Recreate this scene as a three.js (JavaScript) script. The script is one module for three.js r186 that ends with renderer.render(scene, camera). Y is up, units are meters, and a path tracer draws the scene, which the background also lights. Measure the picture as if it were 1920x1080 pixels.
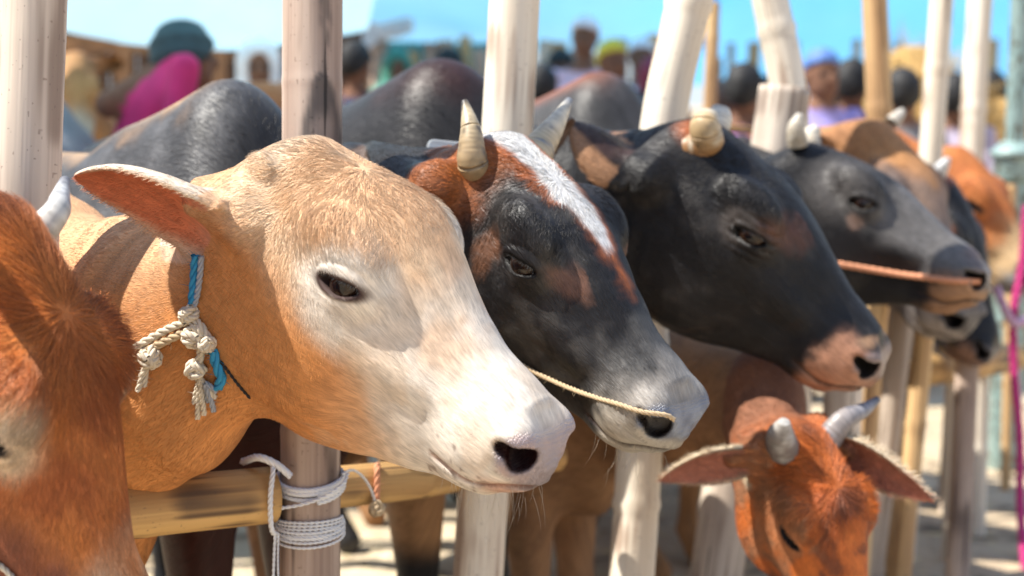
import * as THREE from 'three';
import { mergeGeometries } from 'three/addons/utils/BufferGeometryUtils.js';

// ---------------------------------------------------------------- camera, sky, sun, exposure
const scene = new THREE.Scene();
const EYE = 1.42, FPX = 3045, TILT = Math.atan(360 / FPX);          // lens measured in pixels of the 1920 x 1080 frame
const camera = new THREE.PerspectiveCamera(2 * Math.atan(540 / FPX) * 180 / Math.PI, 16 / 9, 0.05, 400);
camera.position.set(0, EYE, 0);
camera.rotation.set(-TILT, 0, 0);
camera.focus = 2.28;
camera.userData.fStop = 2.6;
const SUN = new THREE.Vector3(-0.68, 1.0, 0.05).normalize();
function makeSky() {
  const W = 256, H = 128, d = new Float32Array(W * H * 4);
  for (let j = 0; j < H; j++) {
    const up = Math.sin(((j + 0.5) / H - 0.5) * Math.PI), k = Math.pow(Math.max(0, 1 - Math.max(up, 0)), 2.2);
    for (let i = 0; i < W; i++) {
      const o = (j * W + i) * 4;
      d[o] = 0.20 + 0.26 * k; d[o + 1] = 0.29 + 0.23 * k; d[o + 2] = 0.48 + 0.08 * k; d[o + 3] = 1;
    }
  }
  const t = new THREE.DataTexture(d, W, H, THREE.RGBAFormat, THREE.FloatType);
  t.mapping = THREE.EquirectangularReflectionMapping; t.magFilter = THREE.LinearFilter; t.needsUpdate = true;
  return t;
}
scene.background = makeSky();
scene.environment = scene.background;
const sun = new THREE.DirectionalLight(new THREE.Color(1.0, 0.95, 0.86), 5.0);
sun.position.copy(SUN).multiplyScalar(30).add(new THREE.Vector3(0, 0, -4));
sun.target.position.set(0, 0, -4);
sun.castShadow = true; sun.shadow.radius = 1; sun.shadow.mapSize.set(4096, 4096);
Object.assign(sun.shadow.camera, { left: -9, right: 9, top: 9, bottom: -9, near: 1, far: 70 });
scene.add(sun, sun.target);
const renderer = new THREE.WebGLRenderer({ antialias: true });
renderer.toneMapping = THREE.LinearToneMapping;
renderer.toneMappingExposure = 1.9;
renderer.shadowMap.enabled = true;

// ---------------------------------------------------------------- helpers
const V = (x, y, z) => new THREE.Vector3(x, y, z);
const clamp = (x, a = 0, b = 1) => x < a ? a : x > b ? b : x;
const lerp = (a, b, t) => a + (b - a) * t;
const ss = (a, b, x) => { const t = clamp((x - a) / (b - a)); return t * t * (3 - 2 * t); };
function rng(seed) { let s = seed | 0; return () => { s = (s + 0x6d2b79f5) | 0; let t = Math.imul(s ^ (s >>> 15), 1 | s); t = (t + Math.imul(t ^ (t >>> 7), 61 | t)) ^ t; return ((t ^ (t >>> 14)) >>> 0) / 4294967296; }; }
const hash = (x, y, z) => { let h = Math.imul(x, 374761393) + Math.imul(y, 668265263) + Math.imul(z, 1274126177); h = Math.imul(h ^ (h >>> 13), 1274126177); return ((h ^ (h >>> 16)) >>> 0) / 4294967296; };
function noise(x, y, z) {
  const xi = Math.floor(x), yi = Math.floor(y), zi = Math.floor(z); let u = x - xi, v = y - yi, w = z - zi;
  u = u * u * (3 - 2 * u); v = v * v * (3 - 2 * v); w = w * w * (3 - 2 * w);
  const a = lerp(lerp(hash(xi, yi, zi), hash(xi + 1, yi, zi), u), lerp(hash(xi, yi + 1, zi), hash(xi + 1, yi + 1, zi), u), v);
  const b = lerp(lerp(hash(xi, yi, zi + 1), hash(xi + 1, yi, zi + 1), u), lerp(hash(xi, yi + 1, zi + 1), hash(xi + 1, yi + 1, zi + 1), u), v);
  return lerp(a, b, w);
}
const fbm = (x, y, z) => 0.55 * noise(x, y, z) + 0.3 * noise(x * 2.1 + 7, y * 2.1, z * 2.1) + 0.15 * noise(x * 4.3, y * 4.3 + 3, z * 4.3);
// a point of the place seen at that pixel of the photograph, that far away along the view axis
function at(px, py, d) {
  const x = (px - 960) / FPX * d, u = -(py - 540) / FPX * d;
  return V(x, EYE + u * Math.cos(TILT) - d * Math.sin(TILT), -(d * Math.cos(TILT) + u * Math.sin(TILT)));
}
const taken = {};
function numbered(name) { const n = taken[name] = (taken[name] ?? -1) + 1; return n ? name + '_' + String(n).padStart(3, '0') : name; }
function tag(o, label, category, group, kind) {
  if (label) o.userData.label = label;
  if (category) o.userData.category = category;
  if (group) o.userData.group = group;
  if (kind) o.userData.kind = kind;
  return o;
}
function mesh(name, geo, mat, parent = scene) {
  const m = new THREE.Mesh(geo, mat); m.name = parent === scene ? numbered(name) : name; m.castShadow = m.receiveShadow = true; parent.add(m); return m;
}
function thing(name, label, category, pos, group) {
  const g = new THREE.Group(); g.name = numbered(name); g.position.copy(pos); scene.add(g); tag(g, label, category, group); return g;
}
// part of a thing, its geometry given in world coordinates
function part(name, geo, mat, parent) { geo.translate(-parent.position.x, -parent.position.y, -parent.position.z); return mesh(name, geo, mat, parent); }
const rgb = (r, g, b) => [r, g, b];
const mixc = (a, b, t) => [a[0] + (b[0] - a[0]) * t, a[1] + (b[1] - a[1]) * t, a[2] + (b[2] - a[2]) * t];
const std = (o) => new THREE.MeshStandardMaterial(o);
const lin = (r, g, b) => new THREE.Color().setRGB(r, g, b);

// ---------------------------------------------------------------- meshing a distance field (surface nets)
// field(x, y, z) in any frame; to(v) carries a point of that frame into the world
function nets(field, lo, hi, cell, loose = 1.4) {
  const nx = Math.ceil((hi[0] - lo[0]) / cell) + 2, ny = Math.ceil((hi[1] - lo[1]) / cell) + 2, nz = Math.ceil((hi[2] - lo[2]) / cell) + 2;
  const F = new Float32Array(nx * ny * nz), B = 4, sy = nx, sz = nx * ny;
  const reach = B * cell * 0.87 * loose;
  for (let bz = 0; bz < nz; bz += B) for (let by = 0; by < ny; by += B) for (let bx = 0; bx < nx; bx += B) {
    const ex = Math.min(bx + B, nx), ey = Math.min(by + B, ny), ez = Math.min(bz + B, nz);
    const c = field(lo[0] + (bx + B / 2) * cell, lo[1] + (by + B / 2) * cell, lo[2] + (bz + B / 2) * cell);
    const far = Math.abs(c) > reach;
    for (let z = bz; z < ez; z++) for (let y = by; y < ey; y++) for (let x = bx; x < ex; x++)
      F[x + y * sy + z * sz] = far ? c : field(lo[0] + x * cell, lo[1] + y * cell, lo[2] + z * cell);
  }
  const id = new Int32Array(nx * ny * nz).fill(-1), pos = [], idx = [];
  const off = [0, 1, sy, sy + 1, sz, sz + 1, sz + sy, sz + sy + 1];
  const edges = [[0, 1], [2, 3], [4, 5], [6, 7], [0, 2], [1, 3], [4, 6], [5, 7], [0, 4], [1, 5], [2, 6], [3, 7]];
  for (let z = 0; z < nz - 1; z++) for (let y = 0; y < ny - 1; y++) for (let x = 0; x < nx - 1; x++) {
    const o = x + y * sy + z * sz; let m = 0;
    for (let k = 0; k < 8; k++) if (F[o + off[k]] < 0) m |= 1 << k;
    if (m === 0 || m === 255) continue;
    let px = 0, py = 0, pz = 0, n = 0;
    for (const [a, b] of edges) {
      if (((m >> a) & 1) === ((m >> b) & 1)) continue;
      const fa = F[o + off[a]], fb = F[o + off[b]], t = fa / (fa - fb);
      px += lerp(a & 1, b & 1, t); py += lerp((a >> 1) & 1, (b >> 1) & 1, t); pz += lerp(a >> 2, b >> 2, t); n++;
    }
    id[o] = pos.length / 3;
    pos.push(lo[0] + (x + px / n) * cell, lo[1] + (y + py / n) * cell, lo[2] + (z + pz / n) * cell);
  }
  const quad = (a, b, c, d, flip) => { if (a < 0 || b < 0 || c < 0 || d < 0) return; flip ? idx.push(a, c, b, b, c, d) : idx.push(a, b, c, b, d, c); };
  for (let z = 1; z < nz - 1; z++) for (let y = 1; y < ny - 1; y++) for (let x = 1; x < nx - 1; x++) {
    const o = x + y * sy + z * sz, s = F[o] < 0;
    if (s !== F[o + 1] < 0) quad(id[o - sy - sz], id[o - sz], id[o - sy], id[o], !s);
    if (s !== F[o + sy] < 0) quad(id[o - 1 - sz], id[o - sz], id[o - 1], id[o], s);
    if (s !== F[o + sz] < 0) quad(id[o - 1 - sy], id[o - sy], id[o - 1], id[o], !s);
  }
  return { pos: Float32Array.from(pos), idx: Uint32Array.from(idx) };
}
function gradient(field, x, y, z, e) {
  const a = field(x + e, y - e, z - e), b = field(x - e, y - e, z + e), c = field(x - e, y + e, z - e), d = field(x + e, y + e, z + e);
  const gx = a - b - c + d, gy = -a - b + c + d, gz = -a + b - c + d, l = Math.sqrt(gx * gx + gy * gy + gz * gz) || 1; return [gx / l, gy / l, gz / l, l / (4 * e)];
}
// surface of the field as a coloured geometry in the world; frame is a Matrix4 (rotation, uniform scale, place)
function skin(field, lo, hi, cell, frame, colour, keep, uv) {
  const m = nets(field, lo, hi, cell), n = m.pos.length / 3, P = new Float32Array(n * 3), N = new Float32Array(n * 3), C = new Float32Array(n * 3), L = new Float32Array(n * 3);
  const v = new THREE.Vector3(), q = new THREE.Matrix3().setFromMatrix4(frame), s = Math.cbrt(q.determinant());
  for (let i = 0; i < n; i++) {
    let x = m.pos[i * 3], y = m.pos[i * 3 + 1], z = m.pos[i * 3 + 2];
    let g = gradient(field, x, y, z, cell * 0.6);
    const f = clamp(field(x, y, z) / Math.max(g[3], 0.3), -cell * 0.7, cell * 0.7);
    x -= g[0] * f; y -= g[1] * f; z -= g[2] * f;
    L.set([x, y, z], i * 3);
    v.set(x, y, z).applyMatrix4(frame); P.set([v.x, v.y, v.z], i * 3);
    const c = colour(x, y, z, g[0], g[1], g[2], v); C.set(c, i * 3);
    v.set(g[0], g[1], g[2]).applyMatrix3(q).normalize(); N.set([v.x, v.y, v.z], i * 3);
  }
  const U = uv && new Float32Array(n * 2);
  if (uv) for (let i = 0; i < n; i++) U.set(uv(L[i * 3], L[i * 3 + 1], L[i * 3 + 2]), i * 2);
  let idx = m.idx;
  if (keep) { const k = []; for (let i = 0; i < idx.length; i += 3) if (keep(L, idx[i] * 3)) k.push(idx[i], idx[i + 1], idx[i + 2]); idx = Uint32Array.from(k); }
  const geo = new THREE.BufferGeometry();
  geo.setAttribute('position', new THREE.BufferAttribute(P, 3)); geo.setAttribute('normal', new THREE.BufferAttribute(N, 3)); geo.setAttribute('color', new THREE.BufferAttribute(C, 3));
  if (uv) geo.setAttribute('uv', new THREE.BufferAttribute(U, 2));
  geo.setIndex(new THREE.BufferAttribute(idx, 1));
  return { geo, local: L };
}
const smin = (a, b, k) => { const h = Math.max(k - Math.abs(a - b), 0) / k; return Math.min(a, b) - h * h * k * 0.25; };
const smax = (a, b, k) => -smin(-a, -b, k);
const ell = (x, y, z, rx, ry, rz) => { const a = x / rx, b = y / ry, c = z / rz, k = Math.sqrt(a * a + b * b + c * c), p = a / rx, q = b / ry, r = c / rz, g = Math.sqrt(p * p + q * q + r * r); return g < 1e-9 ? -Math.min(rx, ry, rz) : k * (k - 1) / g; };
// a bone of oval section: up is the direction in which its height is measured
function bone(a, b, ra, rb, up) {             // a, b arrays; ra, rb = [height, width] radii
  const d = [b[0] - a[0], b[1] - a[1], b[2] - a[2]], l = Math.sqrt(d[0] * d[0] + d[1] * d[1] + d[2] * d[2]), ax = d.map((q) => q / l);
  const k = up[0] * ax[0] + up[1] * ax[1] + up[2] * ax[2]; let u = [up[0] - ax[0] * k, up[1] - ax[1] * k, up[2] - ax[2] * k]; const ul = Math.hypot(...u); u = u.map((q) => q / ul);
  const a0 = a[0], a1 = a[1], a2 = a[2], x0 = ax[0], x1 = ax[1], x2 = ax[2], u0 = u[0], u1 = u[1], u2 = u[2], s0 = x1 * u2 - x2 * u1, s1 = x2 * u0 - x0 * u2, s2 = x0 * u1 - x1 * u0;
  const ha = ra[0], hb = rb[0], ga = ra[1], gb = rb[1], big = Math.max(ha, hb, ga, gb);
  return (x, y, z) => {
    const px = x - a0, py = y - a1, pz = z - a2, w = px * x0 + py * x1 + pz * x2, t = w < 0 ? 0 : w > l ? 1 : w / l, dw = w - t * l;
    const du = px * u0 + py * u1 + pz * u2, dn = px * s0 + py * s1 + pz * s2, far = Math.sqrt(du * du + dn * dn + dw * dw) - big;
    if (far > 0.15) return far;
    const h = ha + (hb - ha) * t, g = ga + (gb - ga) * t;
    return ell(du, dn, dw, h, g, h < g ? h : g);
  };
}
function table(rows) {                        // smooth interpolation of columns over the first one (Catmull-Rom)
  return (x, out) => {
    let i = 0; while (i < rows.length - 2 && x > rows[i + 1][0]) i++;
    const p1 = rows[i], p2 = rows[i + 1], p0 = rows[Math.max(i - 1, 0)], p3 = rows[Math.min(i + 2, rows.length - 1)], h = p2[0] - p1[0], t = clamp((x - p1[0]) / h), t2 = t * t, t3 = t2 * t;
    for (let c = 1; c < p1.length; c++) {
      const m1 = i > 0 ? (p2[c] - p0[c]) / (p2[0] - p0[0]) * h : (p2[c] - p1[c]), m2 = i < rows.length - 2 ? (p3[c] - p1[c]) / (p3[0] - p1[0]) * h : (p2[c] - p1[c]);
      out[c - 1] = (2 * t3 - 3 * t2 + 1) * p1[c] + (t3 - 2 * t2 + t) * m1 + (-2 * t3 + 3 * t2) * p2[c] + (t3 - t2) * m2;
    }
    return out;
  };
}

// ---------------------------------------------------------------- textures of surfaces
function tex(W, H, fn, srgb = true) {
  const d = new Uint8Array(W * H * 4);
  for (let j = 0; j < H; j++) for (let i = 0; i < W; i++) { const c = fn(i, j), o = (j * W + i) * 4; d[o] = clamp(c[0]) * 255; d[o + 1] = clamp(c[1]) * 255; d[o + 2] = clamp(c[2]) * 255; d[o + 3] = 255; }
  const t = new THREE.DataTexture(d, W, H); t.wrapS = t.wrapT = THREE.RepeatWrapping; t.magFilter = THREE.LinearFilter; t.minFilter = THREE.LinearMipmapLinearFilter; t.generateMipmaps = true; if (srgb) t.colorSpace = THREE.SRGBColorSpace; t.needsUpdate = true; return t;
}
// noise that repeats every n cells
const tn = (x, y, nx, ny, s) => { const xi = Math.floor(x), yi = Math.floor(y); let u = x - xi, v = y - yi; u = u * u * (3 - 2 * u); v = v * v * (3 - 2 * v); const h = (a, b) => hash(((a % nx) + nx) % nx, ((b % ny) + ny) % ny, s); return lerp(lerp(h(xi, yi), h(xi + 1, yi), u), lerp(h(xi, yi + 1), h(xi + 1, yi + 1), u), v); };
// short hair lying along u: fine streaks with a slow wave, one tile is a quarter of a metre
const COAT = (() => {
  const W = 1024, h = new Float32Array(W * W);
  const map = tex(W, W, (i, j) => {
    const u = i / W, v = j / W, wv = 0.018 * (tn(u * 9, v * 9, 9, 9, 2) - 0.5) + 0.006 * (tn(u * 30, v * 30, 30, 30, 3) - 0.5), y = v + wv;
    const a = tn(u * 26 + 8 * tn(v * 300, 1, 300, 2, 8), y * 260, 34, 260, 4), b = tn(u * 40, y * 150, 40, 150, 5), c = tn(u * 14, y * 48, 14, 48, 6), d = tn(u * 20, v * 20, 20, 20, 7), t = 0.45 * a + 0.3 * b + 0.25 * c;
    h[j * W + i] = t; const k = clamp(0.91 + 0.34 * (t - 0.5) + 0.10 * (d - 0.5)); return [k, k, k];
  });
  return { map, bumpMap: tex(W, W, (i, j) => [h[j * W + i], h[j * W + i], h[j * W + i]], false), bumpScale: 0.0009 };
})();
// bare nose: small pebbles
const PEBBLE = (() => {
  const W = 512, n = 64, pt = (a, b) => { const i = ((a % n) + n) % n, j = ((b % n) + n) % n; return [a + 0.15 + 0.7 * hash(i, j, 1), b + 0.15 + 0.7 * hash(i, j, 2)]; };
  return tex(W, W, (i, j) => { const x = i / W * n, y = j / W * n, a = Math.floor(x), b = Math.floor(y); let d1 = 9, d2 = 9; for (let u = -1; u <= 1; u++) for (let v = -1; v <= 1; v++) { const [px, py] = pt(a + u, b + v), d = Math.hypot(px - x, py - y); if (d < d1) { d2 = d1; d1 = d; } else if (d < d2) d2 = d; } const k = ss(0, 0.45, d2 - d1); return [k, k, k]; }, false);
})();

// ---------------------------------------------------------------- cattle
const M = {
  hide: std({ vertexColors: true, roughness: 0.8, ...COAT }),
  plain: std({ vertexColors: true, roughness: 0.9 }),
  fur: std({ roughness: 0.6, side: THREE.DoubleSide }),
  hideBlack: new THREE.MeshPhysicalMaterial({ ...COAT, bumpScale: 0.0017, vertexColors: true, roughness: 0.44, specularIntensity: 0.6 }),
  nose: new THREE.MeshPhysicalMaterial({ vertexColors: true, roughness: 0.28, specularIntensity: 0.9, bumpMap: PEBBLE, bumpScale: 0.0012 }),
  furBlack: new THREE.MeshPhysicalMaterial({ roughness: 0.5, specularIntensity: 0.6, side: THREE.DoubleSide }),
  eye: new THREE.MeshPhysicalMaterial({ vertexColors: true, roughness: 0.16, specularIntensity: 0.8 }),
  horn: std({ vertexColors: true, roughness: 0.45 }),
  lash: std({ color: lin(0.012, 0.009, 0.008), roughness: 0.6, side: THREE.DoubleSide }),
  whisker: std({ color: lin(0.6, 0.52, 0.42), roughness: 0.5, side: THREE.DoubleSide }),
};
const HEAD = table([
  // x, top, bottom, half widths: top, middle, bottom
  [-0.07, -0.07, -0.20, 0.045, 0.066, 0.050],
  [-0.035, -0.005, -0.225, 0.064, 0.080, 0.053],
  [0.0, 0.032, -0.252, 0.080, 0.089, 0.055],
  [0.05, 0.043, -0.275, 0.084, 0.094, 0.054],
  [0.12, 0.046, -0.292, 0.090, 0.098, 0.050],
  [0.19, 0.044, -0.285, 0.090, 0.097, 0.046],
  [0.25, 0.032, -0.258, 0.074, 0.084, 0.042],
  [0.31, 0.012, -0.220, 0.054, 0.070, 0.044],
  [0.37, -0.008, -0.192, 0.042, 0.060, 0.046],
  [0.42, -0.022, -0.178, 0.040, 0.057, 0.044],
  [0.455, -0.034, -0.155, 0.038, 0.052, 0.036],
  [0.48, -0.030, -0.170, 0.034, 0.046, 0.030],
  [0.499, -0.065, -0.125, 0.014, 0.022, 0.012],
]);
const HEAD_N = 400, HEAD_LUT = (() => { const a = new Float64Array((HEAD_N + 2) * 5), c = [0, 0, 0, 0, 0]; for (let i = 0; i <= HEAD_N + 1; i++) { HEAD(-0.07 + 0.569 * Math.min(i, HEAD_N) / HEAD_N, c); a.set(c, i * 5); } return a; })();
const EYE_AT = [0.198, -0.030, 0.097], EYE_TILT = 0.3;
const mouthLine = (x) => x < 0.43 ? lerp(-0.152, -0.150, clamp((x - 0.385) / 0.045)) : lerp(-0.150, -0.116, ss(0, 1, (x - 0.43) / 0.065));
function nostril(x, y, z) {
  const dx = x - 0.482, dy = y + 0.074, dz = Math.abs(z) - 0.043, p = dx * 0.62 + dz * 0.78, q = dx * 0.78 - dz * 0.62;
  return smin(ell(p + 0.006, dy, q, 0.040, 0.0185, 0.0165), ell(p + 0.006, dy - 0.004, q + 0.019, 0.028, 0.0085, 0.016), 0.008);
}
function headField(o) {
  const c = [0, 0, 0, 0, 0], ct = Math.cos(EYE_TILT), st = Math.sin(EYE_TILT), wide = o.wide ?? 1, bulge = o.bulge ?? 0, jaw = o.jaw ?? 0, low = o.closed ?? 1;
  return (x, y, z0) => {
    const z = Math.abs(z0), xc = clamp(x, -0.07, 0.445);
    if (x < -0.16 || x > 0.6 || y < -0.38 || y > 0.16 || z > 0.21) return 0.05 + Math.max(-0.16 - x, x - 0.6, -0.38 - y, y - 0.16, z - 0.21);
    const li = (xc + 0.07) / 0.569 * HEAD_N, l0 = li | 0, lf = li - l0, T = HEAD_LUT, b0 = l0 * 5, b1 = b0 + 5;
    let top = T[b0] + (T[b1] - T[b0]) * lf, bot = T[b0 + 1] + (T[b1 + 1] - T[b0 + 1]) * lf, wt = T[b0 + 2] + (T[b1 + 2] - T[b0 + 2]) * lf, wm = T[b0 + 3] + (T[b1 + 3] - T[b0 + 3]) * lf, wb = T[b0 + 4] + (T[b1 + 4] - T[b0 + 4]) * lf;
    top += bulge * Math.exp(-(((xc - 0.185) / 0.085) ** 2)); bot -= jaw * ss(-0.02, 0.12, xc) * ss(0.44, 0.34, xc); wt *= wide; wm *= wide;
    const cy = (top + bot) / 2, hh = (top - bot) / 2, t = clamp((y - bot) / (2 * hh));
    const w = t < 0.66 ? lerp(wb, wm, ss(0, 0.66, t)) : lerp(wm, wt, ss(0.66, 1, t));
    const A = z / w, Bq = Math.abs(y - cy) / hh, k = Math.pow(A * A * Math.sqrt(A) + Bq * Bq * Math.sqrt(Bq), 0.4) + 1e-6, ka = A / k, kb = Bq / k;
    const ga = ka * Math.sqrt(ka) / w, gb = kb * Math.sqrt(kb) / hh;
    let f = (k - 1) / Math.sqrt(ga * ga + gb * gb + 1e-6);
    if (k < 0.35) f = Math.max(f, -0.05);
    if (x !== xc) f = Math.hypot(Math.max(f, 0), x - xc) + Math.min(f, 0);
    // brow and socket, cheek, crest, muzzle, chin
    f = smin(f, ell(x - 0.165, y - 0.004, z - 0.078 * wide, 0.055, 0.034, 0.026), 0.03);
    f = smin(f, ell(x - EYE_AT[0], y - EYE_AT[1], z - 0.080, 0.036, 0.027, 0.0215), 0.03);
    f = smin(f, ell(x - 0.15, y + 0.18, z - 0.042, 0.095, 0.085, 0.042), 0.035);
    f = smin(f, ell(x - 0.285, y + 0.085, z - 0.056, 0.060, 0.018, 0.014), 0.03);
    f = smin(f, ell(x - 0.426, y + 0.086, z, 0.069, 0.055, 0.058), 0.04);
    f = smin(f, ell(x - 0.430, y + 0.110, z - 0.012, 0.055, 0.034, 0.042), 0.04);
    f = smin(f, ell(x - 0.408, y + 0.154, z, 0.053, 0.026, 0.040), 0.02);
    // nostril with its raised wing
    f = smin(f, ell(x - 0.466, y + 0.066, z - 0.040, 0.026, 0.024, 0.020), 0.025);
    if (x > 0.40) f = smax(f, -nostril(x, y, z), 0.007);
    // mouth
    if (x > 0.36) {
      const m = Math.exp(-(((y - mouthLine(x)) / 0.0042) ** 2)) * ss(0.375, 0.40, x);
      f += 0.0055 * m;
    }
    // eyelids: an almond opening in front of the eyeball
    const ex = x - EYE_AT[0], ey = y - EYE_AT[1], eu = ex * ct + ey * st, ev = -ex * st + ey * ct, ez = z - EYE_AT[2] - 0.006;
    if (Math.abs(ex) < 0.07 && Math.abs(ey) < 0.07 && ez > -0.08) {
      const cut = ell(eu, ev - 0.10 * Math.abs(eu) + 0.002, ez, 0.0285, 0.0092 * low, 0.028);
      f += 0.0013 * Math.exp(-(((Math.hypot(eu / 1.35, (ev - 0.004) / 0.9) - 0.027) / 0.0035) ** 2)) * (ev > -0.02 ? 1 : 0.4);  // folds round the lids
      f = smax(f, -cut, 0.004);
    }
    return f;
  };
}
const almond = (x, y, z) => { const ct = Math.cos(EYE_TILT), st = Math.sin(EYE_TILT), ex = x - EYE_AT[0], ey = y - EYE_AT[1]; return Math.hypot((ex * ct + ey * st) / 0.0280, (-ex * st + ey * ct + 0.001) / 0.0115); };
function frameOf(o) {
  const r = Math.PI / 180, Ry = new THREE.Matrix4().makeRotationY(-o.yaw * r), Rz = new THREE.Matrix4().makeRotationZ(-o.pitch * r), Rx = new THREE.Matrix4().makeRotationX((o.roll || 0) * r);
  return new THREE.Matrix4().makeTranslation(...o.org).multiply(Ry).multiply(Rz).multiply(Rx).multiply(new THREE.Matrix4().makeScale(o.s, o.s, o.s));
}
// ear: a curled leaf with a root; base, tip, open in the head's own frame
function earOf(e, inv, q) {
  const base = V(...e.base), tip = e.tipWorld ? e.tipWorld.clone().applyMatrix4(inv) : V(...e.tip), u = tip.clone().sub(base), len = u.length(); u.normalize();
  const open = V(...e.open).applyMatrix3(q).normalize(), w = open.addScaledVector(u, -open.dot(u)).normalize(), v = new THREE.Vector3().crossVectors(w, u), W = e.width, curl = e.curl ?? 0.55;
  const co = (x, y, z) => { const px = x - base.x, py = y - base.y, pz = z - base.z; return [px * u.x + py * u.y + pz * u.z, px * v.x + py * v.y + pz * v.z, px * w.x + py * w.y + pz * w.z]; };
  const half = (s) => W * Math.pow(Math.sin(Math.PI * clamp(0.16 + 0.84 * s, 0, 1)), 0.75) * (1 - 0.25 * s);
  const mid = (a, b, h) => curl * b * b / h * (1.15 - 0.5 * a / len) - 0.012 * Math.sin(Math.PI * clamp(a / len)) + (e.droop ?? 0) * (a / len) ** 2;
  const field = (x, y, z) => {
    const [a, b, c] = co(x, y, z);
    if (a < -0.05 || a > len + 0.05 || Math.abs(b) > W + 0.06 || Math.abs(c) > 0.14) return 0.06;
    const s = clamp(a / len), h = half(s) + 1e-4, bb = clamp(b, -h, h), th = lerp(0.0075, 0.0038, s);
    let d = (Math.abs(c - mid(a, bb, h)) - th) / Math.sqrt(1 + (2 * curl * bb / h) ** 2);
    d = smax(d, (Math.abs(b) - h) * 0.8, 0.004); d = smax(d, a - len, 0.004); d = smax(d, -a - 0.01, 0.004);
    return d;
  };
  const root = bone([base.x - u.x * 0.025, base.y - u.y * 0.025, base.z - u.z * 0.025], [base.x + u.x * len * 0.2, base.y + u.y * len * 0.2, base.z + u.z * len * 0.2], [0.040, 0.040], [0.016, 0.022], [w.x, w.y, w.z]);
  const info = (x, y, z) => { const [a, b, c] = co(x, y, z); if (a < 0.015 || a > len + 0.02 || Math.abs(b) > W + 0.02) return null; const h = half(clamp(a / len)) + 1e-4, m = mid(a, clamp(b, -h, h), h); if (Math.abs(c - m) > 0.018) return null; return { s: a / len, t: b / h, inner: c > m + 0.0012, u }; };
  return { field, root, info, u, base, tip, len };
}
function hornGeo(pts, radii, colourAt, seg = 90) {
  const curve = new THREE.CatmullRomCurve3(pts), P = [], N = [], C = [], I = [], R = 18, up = V(0, 1, 0.01);
  for (let i = 0; i <= seg; i++) {
    const t = i / seg, c = curve.getPointAt(t), d = curve.getTangentAt(t), a = new THREE.Vector3().crossVectors(d, Math.abs(d.y) > 0.9 ? V(1, 0, 0) : up).normalize(), b = new THREE.Vector3().crossVectors(d, a);
    const k = t * (radii.length - 1), j = Math.min(Math.floor(k), radii.length - 2); let r = lerp(radii[j], radii[j + 1], k - j);
    r *= 1 + 0.05 * (noise(t * 26, pts[0].x * 9, 1) - 0.5 + 0.6 * (noise(t * 60, 4, 1) - 0.5)) * (1 - t) * (t > 0.05 ? 1 : 0);
    if (i === seg) r = 0.0004;
    for (let m = 0; m < R; m++) { const g = m / R * 6.2832, n = a.clone().multiplyScalar(Math.cos(g)).addScaledVector(b, Math.sin(g)); const rr = r * (1 + 0.12 * (noise(n.x * 1.6 + 5, n.y * 1.6 + pts[0].x * 30, n.z * 1.6 + t * 4) - 0.5)); const p = c.clone().addScaledVector(n, rr); P.push(p.x, p.y, p.z); N.push(n.x, n.y, n.z); C.push(...colourAt(t, n, p)); }
  }
  for (let i = 0; i < seg; i++) for (let m = 0; m < R; m++) { const a = i * R + m, b = i * R + (m + 1) % R; I.push(a, b, a + R, b, b + R, a + R); }
  const g = new THREE.BufferGeometry(); g.setAttribute('position', new THREE.Float32BufferAttribute(P, 3)); g.setAttribute('normal', new THREE.Float32BufferAttribute(N, 3)); g.setAttribute('color', new THREE.Float32BufferAttribute(C, 3)); g.setIndex(I); g.computeVertexNormals(); return g;
}
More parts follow.
